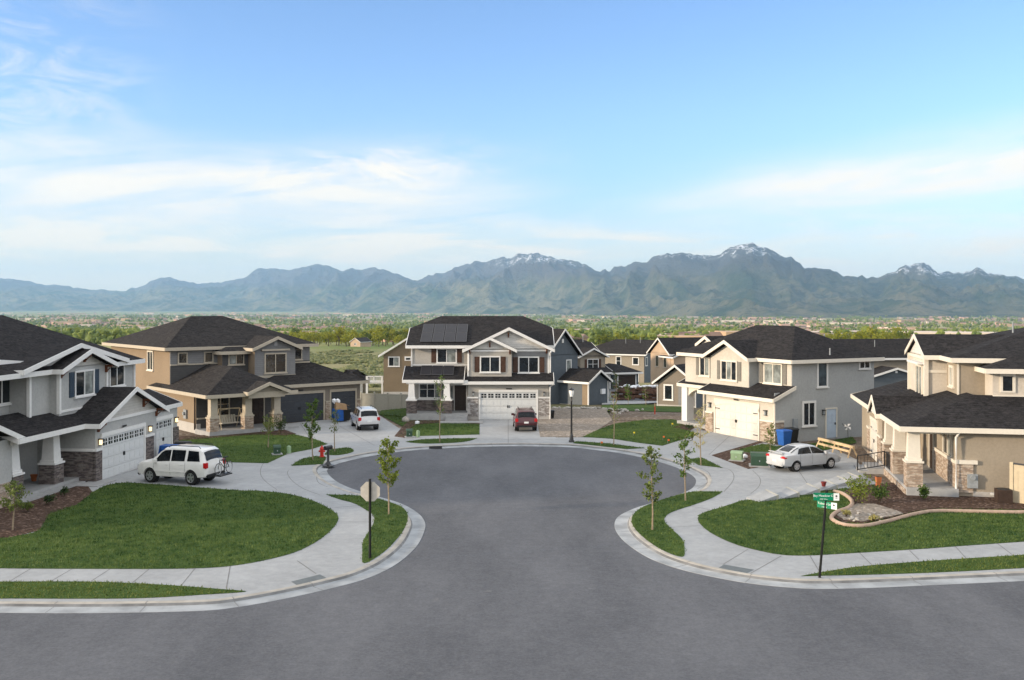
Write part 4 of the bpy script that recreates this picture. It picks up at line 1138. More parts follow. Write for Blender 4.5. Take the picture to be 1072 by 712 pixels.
mt = MB(); fbox(mt, FS, .45, .95, .55, 1.25, 0, .2); mt.lathe((.22, 3.1, 1.1), [(.12, -.06), (.12, .1)], 12, 'x'); mt.build('electric_meter', 'meter_grey', H.root)
ww = MB(); ww.tube([(.05, 1.6 + 2.4, .26), (.75, 4.5, .26), (.85, 5.6, .26), (.75, 6.6, .26), (.05, 7.0, .26)], .09, 6); ww.tube([(.05, 5.5, .17), (.85, 5.5, .17)], .03, 6)
ww.build('window_well', 'kerb_concrete', H.root)
H.vent(-11, 8, 8.4, .4)
# porch railing
rl = MB()
for z in (.55, 1.35): rl.tube([(-6.5, -.35, z + .02), (-6.5, -1.55, z - .25)] if False else [(-6.6, -.1, z), (-6.6, -1.6, z - .3)], .03, 6)
for i in range(9):
    t = i / 8; y = -.1 - 1.5 * t
    rl.tube([(-6.6, y, .2 if i in (0, 8) else .55 - .3 * t), (-6.6, y, 1.38 - .3 * t)], .035 if i in (0, 8) else .013, 6)
rl.build('railing', 'black_metal', H.root)
rl = MB()
for z in (.6, 1.35): rl.tube([(-6.5, -.02, z), (-4.7, -.02, z)], .025, 6)
for i in range(12): rl.tube([(-6.5 + 1.8 * i / 11, -.02, .5), (-6.5 + 1.8 * i / 11, -.02, 1.36)], .012, 5)
rl.build('railing', 'black_metal', H.root)
H.finish()
# ---------------------------------------------------------------- houses behind
FAR_G = 'houses further down the hill'
def at(px, D, lift=0.0):
    return ((px - 536) / FPX * D, D, terr(D) + lift)

# slate house right behind the centre one, with a lower wing
H = House('house', 'slate blue gabled house just behind the centre house, with a low gabled wing', at(616, 120), -45, group=FAR_G)
Sl = 'siding_slate'
H.wall(-14, -2.3, -4.6, 3.3, -.8, 5.9, Sl); H.roof(-14.5, -4.15, -2.75, 3.75, 5.8, 1.0, ('gable', 'gable')); F = Face((-4.6, -2.3), (-4.6, 3.3)); H.gable_wall(F, 0, 5.6, 5.8, 1.0, Sl)
H.window(F, 3.9, 3.4, .75, 1.7, 1, pale='glass_curtain'); v_ = MB(); fbox(v_, F, 2.65, 2.95, 7.3, 7.8, 0, .06); v_.build('gable_vent', 'white_trim', H.root)
H.wall(-4.7, 0, 0, 3.6, -.8, 2.75, Sl); H.roof(-5.6, .45, -.45, 4.05, 2.75, .62, ('gable', 'gable'))
F = Face((0, 0), (0, 3.6)); H.gable_wall(F, 0, 3.6, 2.7, .6, Sl); FW = Face((-4.7, 0), (0, 0))
fbox(H.mb('corner_panel', 'stucco_tan'), FW, 3.75, 4.72, -.5, 2.7, -.1, .04); H.corner(0, 0, -.6, 2.7, .07); H.corner(0, 3.6, -.6, 2.7, .07)
mt = MB(); fbox(mt, F, 2.2, 2.9, 1.2, 1.8, 0, .25); mt.build('air_unit', 'plastic_white', H.root)
fbox(H.mb('foundation', 'foundation'), FW, 0, 4.7, -.8, -.1, -.1, .05)
H.finish()

# tan house with the dormer gable and open garages
H = House('house', 'tan house with white dormer window and two open dark garages across the far street', at(598, 158), 22, group=FAR_G)
H.wall(-3, 2, 5.9, 12, -1, 5.4, 'siding_tan'); H.roof(-3.5, 6.4, 1.5, 12.5, 5.4, .42, ('gable', 7.2))
H.wall(1.7, .2, 6.1, 2.2, 2.6, 5.4, 'siding_tan'); H.roof(1.2, 6.6, -.3, 6, 5.2, .5, ('gable', 'gable'), along='y'); F = Face((1.7, .2), (6.1, .2)); H.gable_wall(F, 0, 4.4, 5.1, .5, 'siding_tan')
H.window(F, 2.2, 3.2, 1.8, 1.5, 2, 'shutter_brown', cross=True, pale='glass_dark')
H.wall(-1, -1.6, 6.2, 2.2, -1, 2.7, 'stucco_grey'); H.shed(-1.5, 6.5, -2.1, 2.2, 2.75, 4.0)
H.roof(-.9, 2.2, -2.6, 2, 2.7, .5, ('gable', 'gable'), along='y'); F = Face((-1, -1.6), (6.2, -1.6)); H.gable_wall(F, .4, 2.9, 2.6, .5, 'siding_tan', o=.4)
H.garage_door(F, 4.6, 4.6, 2.2, 'charcoal_door', lights=False)  # dark door panels stand in for the shade inside the open garages
H.wall(6.4, -2.2, 10.8, 6, -1, 2.7, 'siding_slate'); H.roof(6.0, 11.3, -2.8, 6.5, 2.7, .42, ('hip', 'hip'), along='y'); F = Face((6.4, -2.2), (10.8, -2.2)); H.garage_door(F, 2.3, 3.1, 2.3, 'dark_wood', lights=False)
H.vent(4.5, 5, 7.6, .7); H.vent(0, 5, 7.2, .5)
H.finish()

# wide brown roofed house
H = House('house', 'cream and slate house under a broad brown hip roof with pale vents', at(638, 205), -28, group=FAR_G, roof='roof_brown')
H.wall(-7, 0, 7.5, 12, -1.5, 5.9, 'siding_tan'); H.roof(-7.6, 8.1, -.6, 12.6, 5.9, .42, ('hip', 'gable'))
F = Face((-7, 0), (7.5, 0)); H.window(F, 9.0, 3.6, .9, 1.7, 1, trim=.16, cross=True); H.window(F, 12.7, 3.9, 1.1, 1.3, 1, trim=.16); H.window(F, 10, .6, .7, 1.8, 1, trim=.16); H.window(F, 12.8, .6, .9, 1.8, 1, trim=.16)
FR = Face((7.5, 0), (7.5, 12)); H.gable_wall(FR, 0, 12, 5.8, .42, 'siding_slate'); H.mb('wall', 'siding_slate').box(7.5, .05, -1.5, 7.56, 12, 5.85); H.window(FR, 1.2, 3.7, 1.0, 1.5, 1, trim=.16, pale='glass_curtain')
H.vent(2, 4, 8.2, .9); H.vent(5, 4.5, 8.3, .9)
H.finish()

# peach gabled house
H = House('house', 'peach gabled house with dark roof standing between the far street and the cream house', at(702, 166), 20, group=FAR_G)
H.wall(0, 0, 11, 7, -1.5, 5.7, 'stucco_peach'); H.roof(-.5, 11.5, -.5, 7.5, 5.6, .66, ('gable', 'gable')); FLL = Face((0, 7), (0, 0)); H.gable_wall(FLL, 0, 7, 5.6, .66, 'stucco_peach')
H.window(FLL, 2.4, 3.4, .8, 1.7, 1, pale='glass_dark', mat='tan_trim'); H.window(FLL, 5.2, 3.4, .8, 1.7, 1, mat='tan_trim'); H.window(FLL, 4.8, -.6, .8, 1.2, 1, mat='tan_trim')
H.wall(.05, -1, 5.4, .5, -1.5, 5.3, 'stucco_peach'); H.roof(-.4, 5.9, -1.5, 3.4, 5.2, .42, ('gable', 'gable'), along='y'); F = Face((.05, -1), (5.4, -1)); H.gable_wall(F, 0, 5.35, 5.1, .42, 'stucco_peach'); H.window(F, 3.3, 3.1, 2.0, 1.5, 2, pale='glass_dark', mat='dark_wood')
H.shed(-.4, 11, -3, -.9, 2.6, 3.3); H.wall(.1, -2.4, 10.5, .2, -1.5, 2.6, 'stucco_peach')
H.finish()

# low grey garage wing left of the cream house
H = House('house', 'low grey gabled garage wing with one white window, left of the cream house', at(705, 113), -33, group=FAR_G)
H.wall(-1.9, 0, 2.6, 8, -.4, 2.75, 'stucco_taupe'); H.roof(-2.4, 3.1, -.5, 9, 2.75, .75, ('gable', 'gable'), along='y'); F = Face((-1.9, 0), (2.6, 0)); H.gable_wall(F, 0, 4.5, 2.7, .75, 'stucco_taupe')
H.mb('shade_panel', 'siding_grey').box(.6, -.03, -.4, 2.58, 0, 3.0); H.window(F, 1.3, .9, .85, 1.5, 1, trim=.16); H.mb('side_wall', 'siding_slate').box(2.6, .03, -.4, 2.64, 8, 2.75); fbox(H.mb('foundation', 'foundation'), F, 0, 4.5, -.5, .25, -.1, .04)  # grey panel paints shade onto the right part of the gable
H.downspout([(2.9, -.3, 2.6), (2.68, -.04, 2.3), (2.68, -.04, 0)]); H.downspout([(-2.2, -.3, 2.6), (-1.95, -.04, 2.3), (-1.95, -.04, 0)])
H.finish()

# brown house at the left, seen past the centre house
H = House('house', 'brown stucco gable end with white window, behind the vinyl fence', at(401.5, 146), 3, group=FAR_G)
H.wall(0, 0, 12.4, 12, -.6, 5.7, 'stucco_brown'); H.roof(-.7, 13.1, -.5, 12.5, 5.6, .62, ('gable', 'gable'), along='y'); F = Face((0, 0), (12.4, 0)); H.gable_wall(F, 0, 12.4, 5.7, .62, 'stucco_brown')
H.window(F, 1.5, 4.1, 1.4, 1.2, 2, trim=.14, arr=1); H.window(F, 3.9, 4.95, 1.3, .3, 2, trim=.2, sill=False, pale='glass_dark'); fbox(H.mb('foundation', 'foundation'), F, 0, 12.4, -.6, .3, -.1, .05)
dk = MB(); dk.box(-2.6, .5, 1.5, -.05, 3.5, 1.7); dk.box(-2.6, .4, .0, -2.3, .6, 2.6); dk.box(-.35, .4, 0, -.1, .6, 2.6); dk.box(-1.5, .42, 1.7, -1.35, .55, 2.6); dk.box(-2.6, .42, 2.45, -.1, .58, 2.6); dk.box(-2.6, .43, 1.7, -.1, .57, 1.85); [dk.box(-2.5 + .16 * k, .47, 1.8, -2.44 + .16 * k, .53, 2.5) for k in range(15)]
dk.build('deck', 'white_trim', H.root)
H.finish()
H = House('house', 'small grey building with dark roof, half hidden behind the charcoal garage', at(372, 150), 0, group=FAR_G)
H.wall(-3, 0, 1.1, 6, -.6, 1.9, 'stucco_grey'); H.roof(-3.4, 1.5, -.4, 6.4, 1.9, .4, ('hip', 'hip')); H.finish()

# roofs between the two right-hand houses
H = House('house', 'pale house with white gable and slate garage, between the two right hand houses', at(915, 128), 6, group=FAR_G)
H.wall(-1.5, 4, 10, 12, -1, 5.2, 'siding_tan'); H.roof(-2, 10.5, 3.4, 12.6, 5.3, .52, ('gable', 'gable')); FLL = Face((-1.5, 12), (-1.5, 4)); H.gable_wall(FLL, 0, 8, 5.2, .5, 'siding_white')
H.wall(-.6, 0, 6.5, 4, -1, 3.1, 'siding_slate'); H.roof(-1.0, 6.9, -.4, 5, 3.1, .30, ('gable', 'gable'), along='y'); F = Face((-.6, 0), (6.5, 0)); H.gable_wall(F, 0, 7.1, 3.05, .30, 'siding_slate')
lm = MB(); fbox(lm, F, 3.4, 3.7, 3.6, 3.9, 0, .1); lm.build('wall_lamp', 'plastic_white', H.root); H.vent(3, 6, 7.0, .6)
H.finish()
H = House('house', 'dark hip roofed house peeping over the cream house roof', at(888, 150), 0, group=FAR_G)
H.wall(-4, 0, 4, 8, -1, 5.6, 'stucco_taupe'); H.roof(-4.6, 4.6, -.6, 8.6, 5.6, .5, ('hip', 'hip')); H.finish()
H = House('house', 'tan gabled cottage with blue roof at the edge of the sage field', at(372, 640), -30, group=FAR_G, roof='roof_slate')
H.wall(-4, 0, 4, 11, -1, 3.2, 'stucco_peach'); H.roof(-4.5, 4.5, -.5, 11.5, 3.2, .6, ('gable', 'gable'), along='y'); H.gable_wall(Face((-4, 0), (4, 0)), 0, 8, 3.2, .6, 'stucco_peach'); H.window(Face((-4, 0), (4, 0)), 4, 1.2, 1.6, 1.2, 2); H.finish()

# ---------------------------------------------------------------- valley floor: trees, roofs, field
def visible_band(D): return D * .56
leafless = MB()
def clump_tree(mb, x, y, z, h, w_, rg, n=12):
    for i in range(n):
        t = rg.random(); a = rg.random() * 6.283; rr = w_ * .5 * math.sqrt(rg.random()) * (1 - .55 * abs(t - .35))
        mb.blob((x + math.cos(a) * rr, y + math.sin(a) * rr, z + h * (.22 + .70 * t)), w_ * rg.uniform(.13, .25), jit=.35, rg=rg, n=5)
rg = random.Random(11)
# row of trees at the far edge of the field: each its own tree
TREES = []
def tree_proto(seed, h, w_, mat):
    r_ = random.Random(seed)
    t = thing('valley_tree', '', 'tree', (0, 0, -500))
    tr = MB(); tr.tube([(0, 0, -.3), (.05 * h * .3, 0, h * .3), (0, .02, h * .6)], [h * .035, h * .025, h * .012], 6)
    for k in range(5):
        a = k * 1.3; tr.tube([(0, 0, h * (.22 + .06 * k)), (math.cos(a) * w_ * .3, math.sin(a) * w_ * .3, h * (.42 + .07 * k))], [h * .014, h * .006], 5)
    tr.build('trunk', 'bark', t)
    V = MB()
    cl = [(r_.uniform(-.36, .36) * w_, r_.uniform(-.36, .36) * w_, h * r_.uniform(.28, .9), w_ * r_.uniform(.12, .24)) for _ in range(26)]
    for cx, cy, cz, cr in cl:
        for _ in range(26):
            d = Vector((r_.gauss(0, 1), r_.gauss(0, 1), r_.gauss(0, 1))).normalized() * cr * r_.uniform(.6, 1.05)
            p = Vector((cx, cy, cz)) + d
            s_ = w_ * r_.uniform(.035, .06)
            n_ = (d.normalized() + Vector((r_.gauss(0, .5), r_.gauss(0, .5), r_.gauss(0, .5)))).normalized()
            u = n_.orthogonal().normalized() * s_; v_ = n_.cross(u)
            V.add([p - u, p + v_ * .8, p + u, p - v_ * .8], [(0, 1, 2, 3)])
    V.build('crown', mat, t, recalc=False)
    return t
LBL = ['dark green round tree in the tree line beyond the sage field', 'sunlit yellow green tree in the tree line beyond the sage field', 'tall olive tree in the tree line beyond the sage field', 'broad golden tree in the tree line beyond the sage field']
protos = [tree_proto(1, 11, 9, 'near_far_leaf'), tree_proto(2, 12, 10, 'leaf_gold'), tree_proto(3, 14, 9, 'near_far_leaf'), tree_proto(4, 10, 11, 'leaf_gold')]
used = [False] * 4
def put_tree(px, D, k, lbl, grp, s_=1.0):
    x, y, z = at(px, D)
    if not used[k]:
        o = protos[k]; used[k] = True; o.location = (x, y, z); o['label'] = lbl
    else:
        o = copy_tree(protos[k], (x, y, z), rg.random() * 6.28, lbl)
    o['group'] = grp; o.scale = (s_, s_, s_ * rg.uniform(.85, 1.15))
for i in range(40):
    k = rg.choice([0, 1, 1, 2, 3, 1])
    put_tree(308 + 132 * i / 39 + rg.uniform(-3, 3), rg.uniform(650, 760), k, LBL[k], 'trees at the far edge of the field', rg.uniform(.7, 1.05))
for i in range(11):
    k = rg.choice([1, 3, 1, 0]); put_tree(860 + 88 * i / 10 + rg.uniform(-3, 3), rg.uniform(560, 640), k, ['dark green tree above the far roofs near the cream house', 'golden green tree above the far roofs near the cream house', '', 'broad golden tree above the far roofs near the cream house'][k], 'trees above the far roofs', rg.uniform(.8, 1.1))
for i in range(7):
    k = rg.choice([1, 2, 0]); put_tree(628 + 40 * i / 6, rg.uniform(480, 640), k, 'loose green tree rising between the far street roofs', 'trees between the far roofs', rg.uniform(.7, 1.0))
tb = MB()
def patch(x, y, s_): return mnoise.noise(Vector((x / s_, y / s_ * .4, 3.1)))
cnt = 0
while cnt < 6500:
    D = 740 * math.exp(rg.random() * 2.6)
    x = (rg.random() * 2 - 1) * D * .58
    if patch(x, D, 230) + rg.uniform(-.3, .3) < -.02: continue
    clump_tree(tb, x, D, terr(D) - .5, rg.uniform(6, 12) * (1 + D / 9000), rg.uniform(7, 13) * (1 + D / 5000), rg, 7 if D < 1800 else 4)
    cnt += 1
tag(tb.build('distant_trees', 'far_leaf', recalc=False), kind='stuff')
bb = [MB() for _ in range(4)]
rb_ = MB()
cnt = 0
while cnt < 2600:
    D = 700 * math.exp(rg.random() ** .8 * 3.0)
    x = (rg.random() * 2 - 1) * D * .58
    if patch(x, D, 260) > .02 or (patch(x + 900, D, 700) < -.12): continue
    big = rg.random() < .12
    w_, d_, h_ = (rg.uniform(30, 110), rg.uniform(20, 50), rg.uniform(6, 11)) if big else (rg.uniform(9, 17), rg.uniform(9, 14), rg.uniform(4.5, 7.5))
    if D > 4000: w_ *= 1.6; h_ *= 1.4
    z = terr(D) - .5; mbb = rg.choice(bb); a = rg.uniform(-.5, .5); ca, sa = math.cos(a), math.sin(a)
    def P_(u, v_, zz): return (x + u * ca - v_ * sa, D + u * sa + v_ * ca, zz)
    c4 = [(-w_ / 2, -d_ / 2), (w_ / 2, -d_ / 2), (w_ / 2, d_ / 2), (-w_ / 2, d_ / 2)]
    mbb.hexa([P_(u, v_, z) for u, v_ in c4], [P_(u, v_, z + h_) for u, v_ in c4])
    if not big:
        e = .6; rr = [P_(-w_ / 2 - e, -d_ / 2 - e, z + h_), P_(w_ / 2 + e, -d_ / 2 - e, z + h_), P_(w_ / 2 + e, d_ / 2 + e, z + h_), P_(-w_ / 2 - e, d_ / 2 + e, z + h_), P_(-w_ / 2, 0, z + h_ + 3), P_(w_ / 2, 0, z + h_ + 3)]
        rb_.add(rr, [(0, 1, 5, 4), (2, 3, 4, 5), (1, 2, 5), (3, 0, 4), (3, 2, 1, 0)])
    cnt += 1
plain('town_white', (.62, .52, .42), .8, .1); plain('town_tan', (.48, .33, .21), .8, .1); plain('town_pink', (.55, .34, .25), .8, .1); plain('town_grey', (.34, .28, .24), .8, .1); plain('town_roof', (.24, .16, .12), .9, .3, .01)
allb = MB()
for i, q in enumerate(bb): allb.add(q.v, q.f, i)
allb.add(rb_.v, rb_.f, 4)
tag(allb.build('distant_town', ['town_white', 'town_tan', 'town_pink', 'town_grey', 'town_roof'], recalc=False), kind='stuff')
# sage in the field
sgb = MB()
for _ in range(2600):
    D = rg.uniform(170, 540); x = rg.uniform(-.28, -.04) * D
    if patch(x, D, 30) < -.1: continue
    s_ = rg.uniform(.5, 1.4)
    for _k in range(3): sgb.blob((x + rg.uniform(-s_, s_), D + rg.uniform(-s_, s_), terr(D) + s_ * .3), s_ * .55, jit=.4, rg=rg, n=5, sq=.8)
tag(sgb.build('sagebrush', 'sage', recalc=False), kind='stuff')
for px, D, h in ((355, 700, 14), (361, 720, 12), (64, 900, 20)):
    x, y, z = at(px, D)
    t = thing('utility_pole', 'slim pale utility pole standing in the valley ' + {355: 'above the tan cottage', 361: 'just right of a taller pole', 64: 'over the roof of the pale grey house'}[px], 'utility pole', (x, y, z), 0, 'utility poles')
    p = MB(); p.tube([(0, 0, 0), (0, 0, h)], [.22, .14], 6); p.build('pole', 'vinyl_fence', t); p = MB(); p.box(-1.2, -.08, h * .93, 1.2, .08, h * .93 + .2); p.build('crossarm', 'vinyl_fence', t)

# ---------------------------------------------------------------- mountains
SKYL = [(-700, 296), (-560, 284), (-470, 292), (-330, 281), (-250, 293), (-160, 296), (-60, 290), (0, 291), (25, 293), (50, 297), (80, 301), (105, 303), (130, 305), (150, 298), (170, 290.5), (176, 290.3), (190, 293), (205, 297), (225, 296), (240, 294), (255, 290), (269, 281.7), (280, 280.6), (300, 282), (320, 280),
        (334, 277), (345, 279), (360, 283), (375, 282.5), (392, 279.9), (405, 284), (420, 289), (431, 293), (445, 291), (460, 287), (475, 280), (490, 277), (507, 273), (520, 271), (531, 271), (545, 268), (554, 264.7), (565, 268.3), (576, 266.8), (590, 271),
        (606, 276), (628, 285.4), (632, 286.5), (643, 281.7), (660, 278), (677, 272.8), (694, 266.8), (707, 266), (720, 264.8), (733, 267), (746, 266.6), (756, 263.5), (765, 261), (773, 258), (780, 256.3), (790, 255.6), (799, 256.3), (814, 265), (832, 274), (858, 281.7), (881, 289),
        (896, 290.6), (911, 291), (926, 287), (948, 280), (958, 276.6), (967, 275.2), (982, 283.4), (997, 285.4), (1008, 284.3), (1023, 281.7), (1034, 287), (1049, 286.2), (1067, 290.3), (1110, 288), (1160, 294), (1240, 290), (1350, 280), (1450, 292), (1560, 284), (1800, 295)]
DR = [(-200, 25500), (300, 24500), (430, 19500), (560, 17500), (640, 15000), (780, 13000), (900, 13500), (1240, 15500)]
DF = [(-200, 19500), (300, 17500), (430, 13500), (560, 11500), (640, 9800), (780, 7600), (900, 7400), (1240, 7600)]
def lerp(T, x):
    for (a, va), (b_, vb) in zip(T, T[1:]):
        if x <= b_: return va + (vb - va) * max(0, (x - a) / (b_ - a))
    return T[-1][1]
mb = MB()
pxs = np.arange(-600, 1700.1, 2.4); rows = 84
for t_ in range(rows):
    for px in pxs:
        t = t_ / (rows - 13)
        dr, df = lerp(DR, px), lerp(DF, px)
        D = df + (dr - df) * t
        x = (px - 536) / FPX * D
        jag = sum(mnoise.noise(Vector((px / k_, 4.2 * k_, 0))) * a_ for k_, a_ in ((26, 4.0), (11, 4.0), (5, 2.6))) * (1.0 if px > 430 else .55)
        H_ = CAMZ + (HOR - lerp(SKYL, px) + jag) / FPX * dr
        zb = terr(D) - 4
        p = Vector((x / 1050, D / 3000, 0))
        rid = 0; amp = 1; f_ = 1; tot = 0
        wv = Vector((mnoise.noise(p * .9 + Vector((3, 1, 2))), mnoise.noise(p * .9 + Vector((9, 4, 1))), 0)) * .55
        for o in range(7):
            n_ = (1 - abs(mnoise.noise((p + wv) * f_ + Vector((o * 7.3, 1.7 * o, .5)))) * 2.1)
            n_ = n_ * abs(n_) ** .5
            rid += n_ * amp; tot += amp; amp *= .57; f_ *= 2.0
        rid /= tot
        if t <= 1:
            sh = t ** 1.25
            hgt = zb + (H_ - zb) * sh
            m_ = math.sin(math.pi * min(1, t)) ** .8
            hgt += (H_ - zb) * .62 * (rid - .30) * m_
            hgt = max(hgt, zb - 5)
            # keep spurs under the skyline
            lim = CAMZ + (H_ - CAMZ) / dr * D * (.97 if t < .97 else 1.0)
            hgt = min(hgt, lim)
            hgt += (H_ - zb) * .018 * (rid - .4) * (1 if t > .9 else 0)
        else:
            hgt = H_ - (H_ - zb) * (t - 1) * 2.2 + (rid - .4) * 40
        mb.v.append((x, D, hgt))
nc = len(pxs)
for j in range(rows - 1):
    for i in range(nc - 1):
        mb.f.append([j * nc + i, j * nc + i + 1, (j + 1) * nc + i + 1, (j + 1) * nc + i]); mb.m.append(0)
tag(mb.build('mountains', 'mountain_rock', smooth=True, recalc=False), kind='structure')
# ---------------------------------------------------------------- vehicles
def catm(xs, ys, q):
    return np.interp(q, xs, ys)
def boolean_cut(o, cutter):
    m_ = o.modifiers.new('cut', 'BOOLEAN'); m_.operation = 'DIFFERENCE'; m_.solver = 'EXACT'; m_.object = cutter
    dg = bpy.context.evaluated_depsgraph_get()
    me = bpy.data.meshes.new_from_object(o.evaluated_get(dg))
    o.modifiers.clear(); o.data = me
    bpy.data.objects.remove(cutter, do_unlink=True)
def make_wheel(root, x, y, r_, side):
    w_ = .22
    t = MB()
    t.lathe((x, y, r_), [(r_ * .62, -w_ / 2), (r_ * .93, -w_ / 2), (r_, -w_ / 2 + .03), (r_, w_ / 2 - .03), (r_ * .93, w_ / 2), (r_ * .62, w_ / 2)], 28, 'y', closed=True)
    t.lathe((x, y, r_), [(r_ * .64, -.05), (r_ * .64, .02)], 24, 'y')
    o = t.build('wheel', 'tyre', root, smooth=35)
    q = MB(); yo = y + side * w_ * .44
    q.lathe((x, yo, r_), [(r_ * .56, -.03), (r_ * .64, -.03), (r_ * .66, .0), (r_ * .64, .025), (r_ * .56, .02)], 28, 'y', closed=True)
    q.lathe((x, yo, r_), [(r_ * .14, -.03), (r_ * .14, .015)], 12, 'y')
    for k in range(5):
        a = 2 * math.pi * k / 5 + .3
        c_, s_ = math.cos(a), math.sin(a)
        def pt(rad, off, yy): return (x + rad * c_ - off * s_, yo + yy, r_ + rad * s_ + off * c_)
        b_ = [pt(r_ * .1, -.045, -.02), pt(r_ * .6, -.06, -.02), pt(r_ * .6, .06, -.02), pt(r_ * .1, .045, -.02)]
        q.hexa(b_, [(p[0], p[1] + .03, p[2]) for p in b_])
    q.build('rim', 'alloy', o, smooth=35)

class Car:
    def __init__(s, name, label, loc, heading, st, mat, wheels, wr, track, lower=None, group=None):
        s.root = thing(name, label, 'car', (loc[0], loc[1], PZ + .004), math.atan2(heading[1], heading[0]), group)
        st = np.array(st, float)
        xs = st[:, 0]
        q = np.unique(np.concatenate([np.linspace(xs[0], xs[-1], 54), xs]))
        D = [np.interp(q, xs, st[:, k]) for k in range(1, 6)]
        for k in range(5):
            d = D[k].copy(); d[1:-1] = .25 * D[k][:-2] + .5 * D[k][1:-1] + .25 * D[k][2:]; D[k] = d
        s.q, s.D = q, D
        mb = MB(); R_ = []
        for i in range(len(q)):
            half = s.ring(i)
            ring = [(q[i], y, z) for y, z in half] + [(q[i], -y, z) for y, z in half[::-1]]
            R_.append(ring)
        n_ = len(R_[0])
        vs = [p for r_ in R_ for p in r_]
        fs = [(i * n_ + k, i * n_ + (k + 1) % n_, (i + 1) * n_ + (k + 1) % n_, (i + 1) * n_ + k) for i in range(len(q) - 1) for k in range(n_)]
        fs += [list(range(n_))[::-1], [(len(q) - 1) * n_ + k for k in range(n_)]]
        mb.add(vs, fs)
        s.body = mb.build('body', mat, s.root, smooth=32)
        c_ = MB()
        for x in wheels:
            for sg in (-1, 1):
                c_.lathe((x, sg * (track + .02), wr), [(wr * 1.16, -.28), (wr * 1.16, .30)], 28, 'y')
        co_ = c_.build('cutter', 'black_plastic'); co_.parent = s.root
        bpy.context.view_layer.update()
        boolean_cut(s.body, co_)
        me = s.body.data
        me.polygons.foreach_set('use_smooth', [True] * len(me.polygons)); me.set_sharp_from_angle(angle=R(32))
        in_ = MB()
        for x in wheels:
            for sg in (-1, 1):
                in_.lathe((x, sg * (track - .16), wr), [(wr * 1.14, -.10), (wr * 1.14, .10)], 20, 'y')
        in_.build('wheel_well', 'black_plastic', s.root)
        for x in wheels:
            for sg in (-1, 1): make_wheel(s.root, x, sg * track, wr, sg)
    def ring(s, i):
        zb, zs, zr, ws, wr = (d[i] for d in s.D)
        return [(ws * .78, zb), (ws * .94, zb + .05), (ws, zb + (zs - zb) * .42), (ws * .995, zs - .10), (ws * .965, zs), (wr, zr - .07), (wr * .80, zr)]
    def side(s, x, t, sg, off=.008):
        zb, zs, zr, ws, wr = (np.interp(x, s.q, d) for d in s.D)
        y0, z0, y1, z1 = ws * .965, zs, wr, zr - .07
        y, z = y0 + (y1 - y0) * t, z0 + (z1 - z0) * t
        l = math.hypot(z1 - z0, y1 - y0) or 1
        ny, nz = (z1 - z0) / l, -(y1 - y0) / l
        return (x, sg * (y + ny * off), z + nz * off)
    def low(s, x, t, sg, off=.01):
        zb, zs, zr, ws, wr = (np.interp(x, s.q, d) for d in s.D)
        pts = [(ws * .94, zb + .05), (ws, zb + (zs - zb) * .42), (ws * .995, zs - .10), (ws * .965, zs)]
        z = zb + .05 + (zs - zb - .05) * t
        y = np.interp(z, [p[1] for p in pts], [p[0] for p in pts])
        return (x, sg * (y + off), z)
    def top(s, x, v, off=.008):
        zb, zs, zr, ws, wr = (np.interp(x, s.q, d) for d in s.D)
        return (x, v * wr * .80, zr + off)
    def side_window(s, xa, xb, xta, xtb, lo=.10, hi=.9, mat='car_glass'):
        for sg in (-1, 1):
            mb = MB(); n_ = 8
            vs = []
            for i in range(n_ + 1):
                f_ = i / n_
                for t in (0, 1):
                    tt = lo + (hi - lo) * t
                    x = (xa + (xb - xa) * f_) * (1 - t) + (xta + (xtb - xta) * f_) * t
                    vs.append(s.side(x, tt, sg))
            fs = [(2 * i, 2 * i + 1, 2 * i + 3, 2 * i + 2) for i in range(n_)]
            mb.add(vs, fs); mb.build('side_window', mat, s.root)
    def screen(s, name, xb, xt, vb=.98, vt=.98, off=.012):
        mb = MB(); n_ = 8; vs = []
        for i in range(n_ + 1):
            f_ = i / n_; x = xb + (xt - xb) * f_
            zb, zs, zr, ws, wr = (np.interp(x, s.q, d) for d in s.D)
            for k in range(5):
                v_ = -1 + k / 2
                w_ = wr * .80 + .12
                dx = off if xb > xt else -off
                vs.append((x + dx * 1.2, v_ * w_ * (vb + (vt - vb) * f_), zr + off - .05 * abs(v_) ** 4))
        fs = [(i * 5 + k, i * 5 + k + 1, (i + 1) * 5 + k + 1, (i + 1) * 5 + k) for i in range(n_) for k in range(4)]
        mb.add(vs, fs); return mb.build(name, 'car_glass', s.root, smooth=True)
    def box(s, name, mat, x0, y0, z0, x1, y1, z1, parent=None, bevel=.02):
        mb = MB(); mb.box(x0, y0, z0, x1, y1, z1); o = mb.build(name, mat, parent or s.root)
        bm = bmesh.new(); bm.from_mesh(o.data)
        bmesh.ops.bevel(bm, geom=bm.edges[:], offset=min(bevel, abs(x1 - x0) * .4, abs(y1 - y0) * .4, abs(z1 - z0) * .4), segments=2, affect='EDGES'); bm.to_mesh(o.data); bm.free()
        return o
    def mirrors(s, x, mat):
        zb, zs, zr, ws, wr = (np.interp(x, s.q, d) for d in s.D)
        for sg in (-1, 1): s.box('mirror', mat, x - .08, sg * (ws * .93), zs + .0, x + .08, sg * (ws + .17), zs + .17)
    def handles(s, xs_, mat):
        for x in xs_:
            for sg in (-1, 1):
                p = s.low(x, .86, sg)
                mb = MB(); mb.box(x - .09, p[1] - .01, p[2] - .02, x + .09, p[1] + .012 * sg + .01, p[2] + .02); mb.build('door_handle', mat, s.root)
